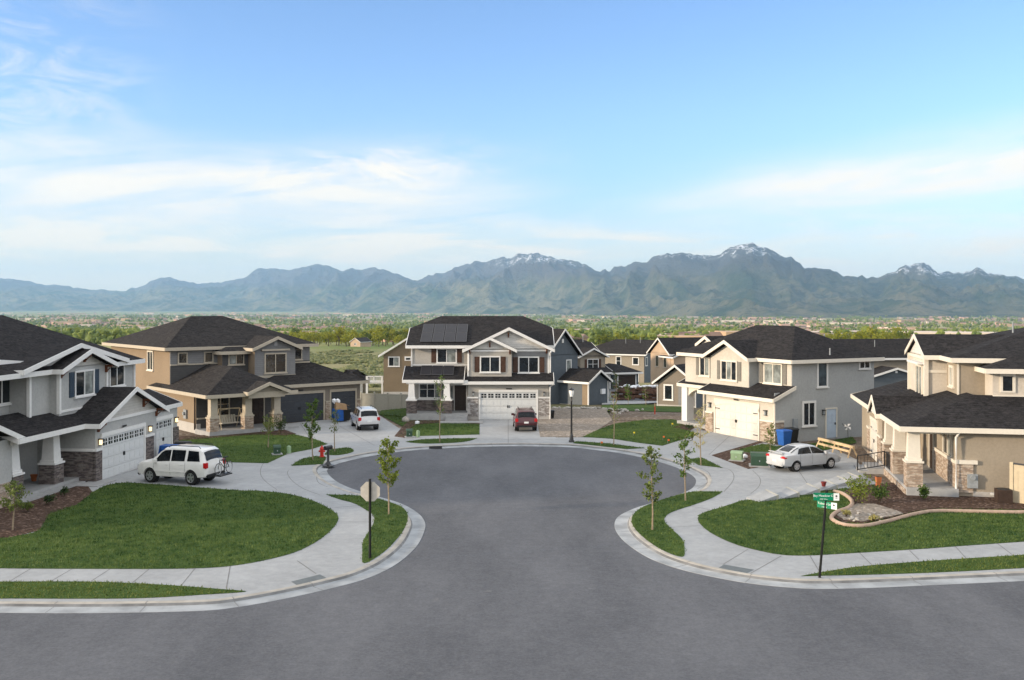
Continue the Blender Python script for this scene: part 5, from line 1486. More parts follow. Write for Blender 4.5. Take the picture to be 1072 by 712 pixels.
    def seams(s, xs_, wheels_clear=None):
        mb = MB()
        for x in xs_:
            for sg in (-1, 1):
                pts = [s.low(x, t, sg, .003) for t in np.linspace(.12, 1, 7)]
                for a, b_ in zip(pts, pts[1:]):
                    mb.add([(a[0] - .007, a[1], a[2]), (a[0] + .007, a[1], a[2]), (b_[0] + .007, b_[1], b_[2]), (b_[0] - .007, b_[1], b_[2])], [(0, 1, 2, 3)])
        mb.build('door_gap', 'black_plastic', s.root)
    def lamp_patch(s, name, mat, xa, xb, ta, tb):
        for sg in (-1, 1):
            mb = MB(); vs = []
            n_ = 5
            for i in range(n_ + 1):
                x = xa + (xb - xa) * i / n_
                vs += [s.low(x, ta, sg, .012), s.low(x, tb, sg, .012)]
            mb.add(vs, [(2 * i, 2 * i + 1, 2 * i + 3, 2 * i + 2) for i in range(n_)])
            xe = xa if abs(xa) > abs(xb) else xb
            mb.build(name, mat, s.root)

SUV = [(-2.40, .52, .80, .86, .80, .78), (-2.36, .42, .98, 1.04, .93, .84), (-2.30, .40, 1.10, 1.22, .965, .80), (-2.20, .39, 1.13, 1.48, .975, .77), (-2.06, .37, 1.15, 1.73, .98, .74), (-1.9, .36, 1.15, 1.82, .98, .735), (-1.0, .34, 1.13, 1.87, .985, .735), (0, .33, 1.10, 1.87, .985, .735), (.5, .33, 1.08, 1.82, .985, .73),
       (.85, .33, 1.07, 1.62, .985, .735), (1.25, .33, 1.07, 1.33, .98, .77), (1.48, .33, 1.07, 1.16, .975, .84), (1.95, .35, 1.03, 1.11, .96, .84), (2.25, .37, .96, 1.04, .90, .78), (2.37, .42, .86, .93, .82, .72), (2.42, .50, .70, .76, .74, .64)]
def build_suv(name, label, loc, hd, mat, scale_h=1.0, tail='lens_red', group='cars parked on the driveways', rails=True, three=True):
    st = [(x, zb * scale_h, zs * scale_h, zr * scale_h, ws, wr) for x, zb, zs, zr, ws, wr in SUV]
    c = Car(name, label, loc, hd, st, mat, (-1.38, 1.42), .37, .86, group=group)
    k = scale_h
    c.side_window(.05, 1.12, .05, .72); c.side_window(-.95, -.03, -.95, -.03)
    if three: c.side_window(-1.98, -1.12, -1.80, -1.12)
    else: c.side_window(-2.0, -1.05, -1.82, -1.05)
    c.screen('windscreen', 1.40, .60); c.screen('rear_window', -2.30, -2.07, off=.014)
    c.mirrors(1.0, mat); c.handles((-.75, .25), 'black_plastic' if mat != 'paint_white' else mat); c.seams((1.15, .02, -1.0))
    # bumpers, lamps, plate
    c.box('bumper', 'black_plastic', -2.46, -.86, .40, -2.30, .86, .56, bevel=.05); c.box('bumper', 'black_plastic', 2.28, -.78, .34, 2.44, .78, .50, bevel=.05)
    for sg in (-1, 1):
        c.box('tail_light', tail, -2.405, sg * .70, .86 * k, -2.20, sg * .975, 1.16 * k, bevel=.03)
        c.box('headlight', 'lens_clear', 2.10, sg * .55, .80 * k, 2.385, sg * .90, .97 * k, bevel=.05)
    c.box('number_plate', 'plate', -2.425, -.2, .74 * k, -2.38, .2, .90 * k, bevel=.01)
    c.box('grille', 'black_plastic', 2.33, -.5, .62, 2.43, .5, .80, bevel=.02)
    if rails:
        for sg in (-1, 1):
            r_ = MB(); r_.tube([(-1.8, sg * .60, 1.84 * k), (-1.7, sg * .60, 1.92 * k), (.2, sg * .60, 1.93 * k), (.35, sg * .60, 1.84 * k)], .022, 6); r_.build('roof_rail', 'black_plastic', c.root)
    for sg in (-1, 1):
        s_ = MB(); s_.box(-.95, sg * .99, .62 * k, 1.0, sg * 1.005, .70 * k); s_.build('door_moulding', mat, c.root)
    return c
suv = build_suv('parked_suv', 'white boxy SUV with a bicycle rack behind, beside the lawn at the pale grey house', (-18.45, 55.9), (-.955, .30), 'paint_white')
hr = MB(); hr.tube([(-2.4, 0, .48), (-2.95, 0, .48), (-2.98, 0, 1.25)], .035, 6); hr.tube([(-2.9, -.5, .50), (-2.9, .5, .50)], .03, 6); hr.box(-3.12, -.55, .44, -2.72, .55, .50); hr.tube([(-2.98, 0, 1.2), (-2.75, 0, 1.2)], .025, 6)
hr.build('bike_rack', 'black_metal', suv.root); suv.root.scale = (.94, 1.0, 1.07)
van = build_suv('parked_van', 'pearl white estate van with dark roof rails, outside the charcoal garage doors', (-11.75, 80.0), (-.30, .954), 'paint_pearl', .96)
red = build_suv('parked_suv', 'dark red SUV seen from behind at the centre house garage', (1.0, 79.4), (-.05, 1), 'paint_red', .95, tail='lens_red')
van.root.scale = (.95, .87, .95); red.root.scale = (.92, .88, .94)
SED = [(-2.26, .46, .74, .80, .66, .55), (-2.18, .36, .92, .98, .80, .66), (-1.95, .31, .98, 1.045, .865, .70), (-1.62, .29, .985, 1.09, .88, .70), (-1.25, .28, .98, 1.28, .89, .64), (-.85, .27, .97, 1.42, .89, .60), (-.35, .27, .96, 1.475, .89, .585), (.10, .27, .95, 1.465, .89, .585), (.42, .27, .94, 1.38, .89, .60), (.85, .27, .94, 1.14, .885, .66), (1.08, .27, .93, 1.0, .88, .72), (1.55, .28, .88, .93, .87, .71), (1.95, .29, .79, .85, .84, .68), (2.18, .33, .70, .76, .76, .60), (2.28, .40, .58, .63, .64, .50)]
s_ = Car('parked_sedan', 'silver sedan with raised boot spoiler on the driveway by the stepped slabs', (17.55, 60.3), (.90, .436), SED, 'paint_silver', (-1.32, 1.32), .315, .77, group='cars parked on the driveways')
s_.side_window(-.10, 1.0, -.10, .42, .12, .92); s_.side_window(-1.22, -.17, -.98, -.17, .12, .92)
s_.screen('windscreen', 1.02, .46, off=.012); s_.screen('rear_window', -1.56, -.92, off=.012)
s_.mirrors(.85, 'paint_silver'); s_.handles((-.75, .25), 'paint_silver'); s_.seams((.98, -.13, -1.05))
for sg in (-1, 1):
    s_.box('tail_light', 'lens_red', -2.235, sg * .45, .76, -1.98, sg * .84, .93, bevel=.05); s_.box('headlight', 'lens_clear', 1.98, sg * .48, .60, 2.22, sg * .80, .74, bevel=.05)
s_.box('number_plate', 'plate', -2.27, -.18, .56, -2.23, .18, .70, bevel=.01); s_.box('bumper', 'paint_silver', -2.31, -.74, .34, -2.12, .74, .52, bevel=.06)
s_.box('spoiler', 'paint_silver', -2.2, -.62, 1.10, -1.98, .62, 1.13, bevel=.01); s_.box('spoiler_foot', 'paint_silver', -2.12, -.55, .98, -2.02, -.50, 1.11); s_.box('spoiler_foot', 'paint_silver', -2.12, .50, .98, -2.02, .55, 1.11)
s_.box('grille', 'black_plastic', 2.14, -.38, .40, 2.29, .38, .54, bevel=.03)

# bicycle on the rack
bpy.context.view_layer.update(); sl_ = suv.root.matrix_basis
bt = thing('bicycle', 'dark bicycle standing upright on the rack behind the white SUV', 'bicycle', tuple(sl_ @ Vector((-2.92, 0, .50))), suv.root.rotation_euler.z + R(90))
for x in (-.52, .52):
    t = MB(); t.lathe((x, 0, .33), [(.31, -.018), (.335, 0), (.31, .018), (.295, 0)], 24, 'y', closed=True); o = t.build('wheel', 'tyre', bt)
    sp = MB()
    for k in range(10):
        a = k * .628; sp.tube([(x, 0, .33), (x + .3 * math.cos(a), 0, .33 + .3 * math.sin(a))], .004, 4)
    sp.lathe((x, 0, .33), [(.285, -.012), (.298, -.012), (.298, .012), (.285, .012)], 24, 'y', closed=True); sp.build('spokes', 'alloy', o)
f = MB()
for a, b_ in (((-.52, 0, .33), (-.15, 0, .82)), ((-.15, 0, .82), (.36, 0, .80)), ((-.05, 0, .34), (.36, 0, .72)), ((-.05, 0, .34), (-.18, 0, .90)), ((-.52, 0, .33), (-.05, 0, .34)), ((.36, 0, .86), (.52, 0, .33))): f.tube([a, b_], .02, 6)
f.build('frame', 'black_metal', bt)
f = MB(); f.tube([(.34, -.28, .95), (.38, 0, .93), (.34, .28, .95)], .015, 6); f.build('handlebar', 'black_metal', bt)
f = MB(); f.taper(-.19, 0, .90, .94, .13, .12, .07, .06); f.build('saddle', 'black_plastic', bt)

# ---------------------------------------------------------------- street furniture
def font_mesh(name, text, size, mat, parent, loc, rot):
    cu = bpy.data.curves.new(name, 'FONT'); cu.body = text; cu.size = size; cu.extrude = .001; cu.align_x = 'CENTER'; cu.align_y = 'CENTER'
    ob = bpy.data.objects.new(name, cu); COL.objects.link(ob)
    dg = bpy.context.evaluated_depsgraph_get(); me = bpy.data.meshes.new_from_object(ob.evaluated_get(dg))
    bpy.data.objects.remove(ob, do_unlink=True)
    me.materials.clear(); me.materials.append(MATS[mat])
    o = bpy.data.objects.new(name, me); COL.objects.link(o); o.parent = parent; o.location = loc; o.rotation_euler = rot
    return o
x, y = g(387.3, 584.5, .12)
t = thing('stop_sign', 'octagonal stop sign seen from its bare beige back, on a black post', 'sign', (x, y, .12), R(-4))
p = MB(); p.tube([(0, 0, 0), (0, 0, 3.08)], .05, 8); p.tube([(0, 0, 0), (0, 0, .5)], .055, 8); p.build('post', 'steel_post', t)
o8 = [(.41 * math.cos(R(22.5 + 45 * k)), .41 * math.sin(R(22.5 + 45 * k))) for k in range(8)]
p = MB(); p.hexa([(a, .045, 2.58 + b_) for a, b_ in o8], [(a, .055, 2.58 + b_) for a, b_ in o8]); pl = p.build('sign_plate', 'sign_back', t)
p = MB(); p.hexa([(a * .97, .056, 2.58 + b_ * .97) for a, b_ in o8], [(a * .97, .058, 2.58 + b_ * .97) for a, b_ in o8]); p.build('sign_face', 'stake_red', pl)
font_mesh('lettering', 'STOP', .26, 'sign_white', pl, (0, .060, 2.58), (R(90), 0, R(180)))

x, y = g(858, 604.5, .12)
t = thing('street_name_sign', 'leaning black post carrying two green street name blades with white ends', 'sign', (x, y, .12))
p = MB(); p.tube([(0, 0, 0), (.26, 0, 3.15)], .046, 8); p.tube([(0, 0, 0), (.03, 0, .4)], .05, 8); p.build('post', 'steel_post', t)
for (zc, L, Hh, ang, off, txt, sub) in ((2.92, .90, .27, -4, .0, 'Bay Meadow Ct', '6950 West'), (2.62, .74, .24, -42, .02, 'Tolman Ln', '11400 S')):
    bl = MB(); bl.box(-L / 2, -.012, zc - Hh / 2, L / 2, .012, zc + Hh / 2)
    o = bl.build('name_blade', 'sign_green', t, loc=(.23 + off, -.05, 0), rot=R(ang))
    w_ = MB(); w_.box(L / 2 - .20, -.015, zc - Hh / 2 + .004, L / 2 + .001, .015, zc + Hh / 2 - .004); wp = w_.build('end_panel', 'sign_white', o)
    em = MB(); em.lathe((L / 2 - .10, -.018, zc + .03), [(.035, -.002), (.035, .001)], 12, 'y'); em.box(L / 2 - .13, -.018, zc - .05, L / 2 - .07, -.0155, zc - .035); em.build('emblem', 'black_plastic', wp)
    font_mesh('lettering', txt, .115, 'sign_white', o, (-.10, -.014, zc + .035), (R(90), 0, 0))
    font_mesh('lettering', sub, .06, 'sign_white', o, (-.10, -.014, zc - .085), (R(90), 0, 0))

x, y = g(598.3, 463, .1)
t = thing('street_lamp', 'black ornamental street lamp with a pale lantern head, right of the red SUV', 'street lamp', (x, y, .1))
p = MB(); p.lathe((0, 0, 0), [(.20, 0), (.20, .12), (.15, .18), (.13, .45), (.09, .55), (.075, .7), (.055, 2.9), (.07, 2.95), (.055, 3.0), (.05, 3.2), (.10, 3.26)], 14); p.build('post', 'black_metal', t, smooth=40)
p = MB(); p.lathe((0, 0, 3.26), [(.11, 0), (.19, .42), (.17, .46)], 12); l_ = p.build('lantern', 'lamp_glass', t, smooth=40)
p = MB(); p.lathe((0, 0, 3.72), [(.22, 0), (.16, .10), (.05, .16), (.03, .25)], 12); p.build('lantern_cap', 'black_metal', l_, smooth=40)

x, y = g(343.5, 487.8, .1)
t = thing('mailbox', 'black mailbox on an ornamental post at the kerb near the red hydrant', 'mailbox', (x, y, .1), R(60))
p = MB(); p.lathe((0, 0, 0), [(.40, 0), (.38, .05), (.2, .10), (.12, .22), (.075, .3), (.07, 1.0)], 14); p.build('post', 'black_metal', t, smooth=40)
p = MB()
pr = [(-.11, 0), (.11, 0), (.11, .14)] + [(.11 * math.cos(a), .14 + .11 * math.sin(a)) for a in np.linspace(0, math.pi, 8)[1:-1]] + [(-.11, .14)]
p.hexa([(-.3, a, 1.0 + b_) for a, b_ in pr], [(.3, a, 1.0 + b_) for a, b_ in pr]); bx_ = p.build('box', 'black_metal', t)
p = MB(); p.box(.28, -.05, 1.0, .46, .05, 1.06); p.build('newspaper_holder', 'timber', t)

x, y = g(337, 478.5, .12)
t = thing('fire_hydrant', 'red fire hydrant on the grass strip beside the black mailbox', 'hydrant', (x, y, .12))
p = MB(); p.lathe((0, 0, 0), [(.17, 0), (.17, .05), (.12, .06), (.115, .48), (.15, .5), (.15, .54), (.12, .6), (.05, .68), (.04, .74)], 14); p.build('barrel', 'hydrant_red', t, smooth=40)
for ax, r_ in (('x', .055), ('y', .075)):
    p = MB(); p.lathe((0, 0, .38), [(r_, -.2), (r_ * 1.25, -.2), (r_ * 1.25, -.16), (r_, -.15), (r_, .15), (r_ * 1.25, .16), (r_ * 1.25, .2), (r_, .2)], 10, ax); p.build('outlet', 'hydrant_red', t)

def bin_(name, label, px, py, mat, w_=.62, h=1.08, rz=0, lid_open=0, z=PZ, group='wheelie bins by the garages'):
    x, y = g(px, py, z)
    t = thing(name, label, 'bin', (x, y, z), R(rz), group)
    b_ = MB(); b_.taper(0, 0, .08, h * .92, w_ * .38, w_ * .5, w_ * .40, w_ * .55); b_.box(-w_ * .52, -w_ * .57, h * .88, w_ * .52, w_ * .57, h * .93); b_.build('body', mat, t)
    l_ = MB()
    if lid_open:
        l_.hexa([(-w_ * .53, w_ * .55, h * .94), (w_ * .53, w_ * .55, h * .94), (w_ * .53, w_ * .62, h * .94), (-w_ * .53, w_ * .62, h * .94)], [(-w_ * .5, w_ * .75, h * .25), (w_ * .5, w_ * .75, h * .25), (w_ * .5, w_ * .82, h * .25), (-w_ * .5, w_ * .82, h * .25)])
    else:
        l_.taper(0, -.02, h * .93, h, w_ * .54, w_ * .44, w_ * .6, w_ * .48)
    l_.build('lid', mat, t)
    hd = MB(); hd.tube([(-w_ * .4, w_ * .62, h * .9), (w_ * .4, w_ * .62, h * .9)], .02, 6); hd.build('handle', mat, t)
    for sg in (-1, 1):
        w2 = MB(); w2.lathe((sg * w_ * .38, w_ * .45, .11), [(.11, -.03), (.11, .03)], 12, 'x'); w2.build('wheel', 'tyre', t)
    return t
bin_('wheelie_bin', 'blue wheelie bin against the corner of the cream house', 821, 467, 'bin_blue', rz=-63, w_=.72, h=1.15)
bin_('wheelie_bin', 'black wheelie bin behind the blue one at the cream house', 828.5, 464.5, 'bin_black', rz=-63, w_=.70, h=1.12)
bin_('waste_bin', 'short black bin beside the pale blue side door', 850, 459.5, 'bin_black', .66, .72, rz=25)
bin_('wheelie_bin', 'blue wheelie bin, lid hanging open, between the white garage doors and the SUV roof', 178, 483, 'bin_blue', rz=80, w_=.78, lid_open=1, h=1.1)
bin_('wheelie_bin', 'black wheelie bin beyond the white SUV, right of the blue one with the open lid', 191.5, 480, 'bin_black', rz=80, w_=.72)
bt_ = bin_('wheelie_bin', 'blue wheelie bin heaped with cardboard outside the charcoal garage', 355, 441.5, 'bin_blue', rz=40, w_=.74, h=1.15, lid_open=1)
bin_('wheelie_bin', 'black wheelie bin between the cardboard heap and the pearl white van', 361, 441, 'bin_black', rz=40, w_=.74, h=1.1)
bin_('waste_bin', 'small black bin beside the right stone pier of the centre house', 577.3, 438.2, 'bin_black', .5, .72)
x, y = g(355, 441.5, PZ)
t = thing('cardboard_box', 'brown cardboard box lying across the blue bin', 'box', (x + .1, y - .1, PZ + 1.02), R(20))
p = MB(); p.hexa([(-.42, -.3, .03), (.55, -.3, .0), (.55, .3, .0), (-.42, .3, .03)], [(-.40, -.28, .62), (.48, -.3, .45), (.48, .28, .45), (-.4, .3, .62)]); p.build('carton', 'cardboard', t)
p = MB(); p.hexa([(.48, -.3, .43), (.75, -.32, .28), (.75, .3, .28), (.48, .28, .43)], [(.48, -.3, .45), (.75, -.32, .30), (.75, .3, .30), (.48, .28, .45)]); p.build('flap', 'cardboard', t)
t = thing('plastic_bag', 'white crumpled plastic bag on top of the cardboard box', 'bag', (x - .2, y, PZ + 1.62))
p = MB()
for k in range(5): p.blob((rnd.uniform(-.22, .22), rnd.uniform(-.12, .12), .02 + rnd.uniform(-.04, .22)), .2, jit=.4)
p.build('bag', 'plastic_white', t)

def utility(name, label, px, py, w_, d, h, mat, rz=0, pad=True):
    x, y = g(px, py, PZ)
    t = thing(name, label, 'utility box', (x, y, PZ), R(rz))
    if pad: p = MB(); p.box(-w_ / 2 - .12, -d / 2 - .12, 0, w_ / 2 + .12, d / 2 + .12, .08); p.build('pad', 'concrete_step', t)
    p = MB(); p.box(-w_ / 2, -d / 2, .07, w_ / 2, d / 2, h * .78); p.hexa([(-w_ / 2 - .03, -d / 2 - .03, h * .78), (w_ / 2 + .03, -d / 2 - .03, h * .78), (w_ / 2 + .03, d / 2, h * .78), (-w_ / 2 - .03, d / 2, h * .78)], [(-w_ / 2 - .03, -d / 2 + d * .25, h), (w_ / 2 + .03, -d / 2 + d * .25, h), (w_ / 2 + .03, d / 2, h), (-w_ / 2 - .03, d / 2, h)])
    o = p.build('cabinet', mat, t)
    p = MB(); p.box(-w_ * .42, -d / 2 - .012, .14, -.01, -d / 2, h * .72); p.box(.01, -d / 2 - .012, .14, w_ * .42, -d / 2, h * .72); p.build('door', mat, o)
    p = MB(); p.box(-.03, -d / 2 - .04, h * .4, .03, -d / 2 - .012, h * .5); p.build('padlock', 'alloy', o)
utility('transformer_box', 'dark green transformer box with sloping lid, behind the silver sedan', 795, 488, 1.0, .8, .82, 'utility_green', -12)
utility('utility_box', 'pale green utility cabinet in the mulch left of the dark transformer', 771.5, 482.5, .68, .5, .62, 'utility_pale_green', -25)
utility('utility_box', 'dark teal utility box on the lawn before the tan house', 290, 476, .42, .42, .62, 'utility_green', 20)
utility('utility_box', 'dark green utility box at the mulch tip of the centre house lawn', 428.5, 458, .42, .42, .62, 'utility_green', 10)
for px, py, lab in ((302.5, 475, 'slim pale green cable pedestal next to the dark teal box'), (437.5, 458, 'slim pale green cable pedestal in front of the centre house')):
    x, y = g(px, py, PZ)
    t = thing('cable_pedestal', lab, 'utility post', (x, y, PZ), 0, 'pale green cable pedestals')
    p = MB(); p.lathe((0, 0, 0), [(.14, 0), (.14, .44), (.12, .5), (.04, .53)], 12); p.build('shell', 'utility_pale_green', t, smooth=40); p = MB(); p.box(-.16, -.16, -.04, .16, .16, .03); p.build('base', 'concrete_step', t)

# storm drain
x, y = g(456, 469.2, .03)
t = thing('storm_drain', 'dark storm drain opening in the kerb before the centre house', 'drain', (x, y, .03), R(3))
p = MB(); p.box(-.45, -.22, -.0, .45, .12, .02); p.box(-.45, .12, 0, .45, .2, .11)
for k in range(9): p.box(-.42 + k * .1, -.2, .02, -.38 + k * .1, .1, .03)
p.build('grate', 'iron', t)

# stepped slabs beside the driveway
SL = [(797, 521.0), (819, 518.2), (841, 514.3), (860, 510.2), (873, 506), (884.5, 502)]
NM = ['first slab from the kerb', 'second slab from the kerb', 'third slab from the kerb', 'fourth slab, behind the street name sign', 'fifth slab, near the yellow green bush', 'topmost slab, nearest the porch steps']
for i, (px, py) in enumerate(SL):
    x, y = g(px, py, .2)
    t = thing('stepped_slab', 'tilted concrete paving slab beside the sedan driveway, ' + NM[i], 'paving slab', (x, y, PZ + .05), R(24), 'stepped slabs beside the driveway')
    p = MB(); p.hexa([(-.62, -.5, -.15), (.60, -.5, -.15), (.60, .4, -.15), (-.62, .4, -.15)], [(-.62, -.5, -.06), (.60, -.5, .20), (.60, .4, .33), (-.62, .4, .04)])
    o = p.build('slab', 'concrete', t)
    p = MB(); p.hexa([(.56, -.52, -.15), (.68, -.52, -.15), (.68, .42, -.15), (.56, .42, -.15)], [(.56, -.52, .21), (.68, -.52, .21), (.68, .42, .345), (.56, .42, .345)]); p.build('nosing', 'vinyl_fence', o)
x, y = g(862.3, 509.5, .3)
t = thing('plant_pot', 'small dark red pot on a stepped slab behind the street name sign', 'pot', (x, y, PZ + .2)); p = MB(); p.lathe((0, 0, 0), [(.09, 0), (.13, .2), (.15, .2), (.15, .25), (.11, .25), (.09, .05)], 12); p.build('pot', 'pot_maroon', t); p = MB(); p.lathe((0, 0, .2), [(.11, 0), (.11, .015)], 10); p.build('soil', 'mulch', t)

# timber trestle by the right-hand house
x0_, y0_ = g(858, 470, .1); x1_, y1_ = g(893, 479.5, .1)
t = thing('timber_trestle', 'raw timber trestle beyond the silver sedan at the house corner', 'trestle', (x0_, y0_, .11), math.atan2(y1_ - y0_, x1_ - x0_))
L = math.hypot(x1_ - x0_, y1_ - y0_)
p = MB(); p.box(-.1, -.08, .60, L + .1, .08, .76); p.build('beam', 'timber', t)
for xx in (.15, L * .5, L - .15):
    for sg in (-1, 1):
        p = MB(); p.tube([(xx, sg * .05, .68), (xx + (.12 if xx > L * .4 else -.1), sg * .35, 0)], .055, 4); p.build('leg', 'timber', t)
p = MB(); p.box(.1, -.2, .32, L - .1, -.14, .46); p.build('brace', 'timber', t)

# fences
xa, ya, _ = at(378, 103); xb, yb_, _ = at(434, 101.5)
t = thing('vinyl_fence', 'tan vinyl privacy fence below the brown house', 'fence', (xa, ya, terr(103)), math.atan2(yb_ - ya, xb - xa))
L = math.hypot(xb - xa, yb_ - ya)
p = MB(); p.box(0, -.03, .08, L, .03, 1.72); p.box(0, -.05, 1.68, L, .05, 1.8); p.box(0, -.05, .05, L, .05, .18)
for k in range(int(L / .28)): p.box(k * .28, -.034, .18, k * .28 + .012, .034, 1.68)
p.build('panel', 'vinyl_fence', t)
k_ = 4
for i in range(k_ + 1):
    p = MB(); p.box(L * i / k_ - .07, -.07, 0, L * i / k_ + .07, .07, 1.92); p.taper(L * i / k_, 0, 1.92, 2.0, .09, .01); p.build('post', 'vinyl_fence', t)
xa, ya = g(1059, 527, .1)
t = thing('garden_fence', 'tan panel fence meeting the sand house wall at the picture edge', 'fence', (xa, ya, .1), R(-38))
p = MB(); p.hexa([(0, -.04, .05), (4, -.04, .05), (4, .04, .05), (0, .04, .05)], [(0, -.04, 1.95), (4, -.04, 1.75), (4, .04, 1.75), (0, .04, 1.95)])
for k in range(14): p.box(.28 * k, -.05, .05, .28 * k + .02, .05, 1.7)
p.build('panel', 'tan_fence', t)
p = MB(); p.box(-.08, -.08, 0, .08, .08, 2.05); p.build('post', 'tan_fence', t)
p = MB(); p.hexa([(.1, -.06, 1.96), (4, -.06, 1.76), (4, .06, 1.76), (.1, .06, 1.96)], [(.1, -.06, 2.02), (4, -.06, 1.82), (4, .06, 1.82), (.1, .06, 2.02)]); p.build('cap_rail', 'charcoal_door', t)
x, y = g(1052, 527, .12)
t = thing('air_conditioner', 'dark brown air conditioner unit against the sand coloured wall', 'air conditioner', (x, y + .15, .14), R(-12))
p = MB(); p.box(-.34, -.34, 0, .34, .34, .66)
for k in range(9): p.box(-.355, -.355, .06 + k * .065, .355, .355, .085 + k * .065)
p.build('casing', 'brown_unit', t); p = MB(); p.lathe((0, 0, .66), [(.3, 0), (.28, .03), (.05, .04)], 16); p.build('fan_guard', 'iron', t)

# bed edging
pts = [(1140, 536), (1072, 537.5), (1030.7, 537), (982, 536.2), (957.8, 539.3), (928.6, 547), (904.3, 551.8), (882.5, 550.4), (870.5, 543.8), (876.6, 537), (889.0, 532.2), (892, 526), (882.5, 518), (873, 515.5)]
W = dens_curve([Vector((*g(*p_, .12), PZ + .05)) for p_ in pts], 6)
p = MB(); p.tube([(q.x, q.y, PZ + .06) for q in W], .10, 8); tag(p.build('bed_edging', 'edging', smooth=True), kind='structure')

# porch swing
Hp = Vector((-22.4, 74.6, 0)); a_ = R(40); loc_ = Hp + Vector((math.cos(a_) * 2.0 - math.sin(a_) * 1.25, math.sin(a_) * 2.0 + math.cos(a_) * 1.25, .44))
t = thing('porch_swing', 'tan framed porch swing with striped cushions on the tan house porch', 'swing', tuple(loc_), a_)
p = MB()
for sx_ in (-.85, .85):
    p.tube([(sx_, -.55, 0), (sx_, 0, 1.55), (sx_, .55, 0)], .03, 6)
p.tube([(-.85, 0, 1.55), (.85, 0, 1.55)], .03, 6); p.tube([(-.85, -.4, 1.50), (0, -.42, 1.58), (.85, -.4, 1.50)], .025, 6); p.build('frame', 'tan_fence', t)
p = MB(); p.hexa([(-.7, -.32, .42), (.7, -.32, .42), (.7, .25, .36), (-.7, .25, .36)], [(-.7, -.32, .52), (.7, -.32, .52), (.7, .25, .46), (-.7, .25, .46)]); p.build('seat', 'cushion_stripe', t)
p = MB()
for k in range(7): p.hexa([(-.7 + k * .2, .2, .46), (-.56 + k * .2, .2, .46), (-.56 + k * .2, .3, .46), (-.7 + k * .2, .3, .46)], [(-.7 + k * .2, .38, 1.02), (-.56 + k * .2, .38, 1.02), (-.56 + k * .2, .46, 1.02), (-.7 + k * .2, .46, 1.02)])
p.build('backrest', 'cushion_stripe', t)

# rocks, stakes and flags
for i in range(17):
    px = 579 + i * 3.7 + rnd.uniform(-1, 1); py = 428.8 + rnd.uniform(-.5, .8) + (1.2 if i > 13 else 0)
    x, y, z = gt(px, py, .12)
    t = MB(); t.blob((0, 0, .12), rnd.uniform(.2, .36), jit=.3, sq=.65, n=7)
    o = t.build('boulder', 'rock', smooth=50, loc=(x, y, z)); tag(o, 'pale boulder in the row edging the gravel yard by the slate wing', 'rock', 'boulders edging the gravel yard')
for i in range(13):
    px = 641 + rnd.uniform(0, 36); py = 431.5 + rnd.uniform(-2, 2.5)
    x, y, z = gt(px, py, .12)
    t = MB(); t.blob((0, 0, .1), rnd.uniform(.14, .3), jit=.3, sq=.6, n=7)
    tag(t.build('boulder', 'rock', smooth=50, loc=(x, y, z)), 'pale boulder scattered on the bare soil behind the round lawn', 'rock', 'boulders on the bare soil')
for i in range(16):
    px = 880 + rnd.uniform(0, 48); py = 540 + rnd.uniform(-5, 6)
    x, y = g(px, py, .2)
    t = MB(); t.blob((0, 0, .04), rnd.uniform(.05, .11), jit=.3, sq=.7, n=7)
    tag(t.build('rock', 'rock', smooth=50, loc=(x, y, PZ + .07)), 'tan rock in the gravel bed inside the curved edging', 'rock', 'rocks in the curved gravel bed')
for px, py, lab in ((779.6, 480, 'white rounded stone between the two green utility boxes'), (804.5, 487, 'white rounded stone between the transformer and the sedan'), (437, 444, 'white stone in the mulch under the centre house porch'), (424.5, 441, 'grey boulder at the left corner of the centre house porch')):
    x, y = g(px, py, .15); t = MB(); t.blob((0, 0, .14), .2 if px != 424.5 else .35, jit=.15, sq=.85, n=8)
    tag(t.build('stone', 'plastic_white' if px < 430 and px > 900 else ('rock' if px == 424.5 else 'plastic_white'), smooth=60, loc=(x, y, PZ + .03)), lab, 'rock')
for px, py, mt_, lab in ((663, 456.5, 'flag_yellow', 'yellow marker flag in the middle of the round lawn'), (703, 447, 'flag_yellow', 'yellow marker flag at the back of the round lawn'), (694, 461, 'flag_orange', 'orange marker flag farther from the kerb on the round lawn'), (699, 464.5, 'flag_orange', 'orange marker flag closer to the kerb on the round lawn'), (629, 467, 'flag_orange', 'orange marker flag on the grass strip right of the street lamp')):
    x, y = g(px, py, PZ); t = thing('marker_flag', lab, 'flag', (x, y, PZ), 0, 'utility marker flags')
    p = MB(); p.tube([(0, 0, 0), (0, 0, .3)], .008, 5); p.build('wire', 'alloy', t); p = MB(); p.box(0, -.01, .2, .13, .01, .31); p.build('flag', mt_, t)
x, y, z = gt(685.5, 434, .1); t = thing('survey_stake', 'orange topped survey stake on the bare soil', 'stake', (x, y, z)); p = MB(); p.box(-.05, -.05, 0, .05, .05, .75); p.build('stake', 'stake_red', t); p = MB(); p.box(-.055, -.055, .75, .055, .055, 1.0); p.build('tip', 'timber', t)
x, y = g(919.5, 507, .3); t = thing('planter', 'orange terracotta planter at the foot of the porch steps', 'planter', (x, y, .15)); p = MB(); p.taper(0, 0, 0, .55, .10, .14); p.build('pot', 'terracotta', t); p = MB(); p.box(-.12, -.12, .5, .12, .12, .56); p.build('soil', 'mulch', t)
x, y = g(35.5, 503.5, .4); t = thing('planter', 'small red pot beside the dark front door of the pale grey house', 'planter', (x, y, .40)); p = MB(); p.lathe((0, 0, 0), [(.12, 0), (.17, .3), (.19, .3), (.19, .35), (.14, .35)], 12); p.build('pot', 'terracotta', t); p = MB(); p.lathe((0, 0, .33), [(.14, 0), (.14, .01)], 10); p.build('soil', 'mulch', t)
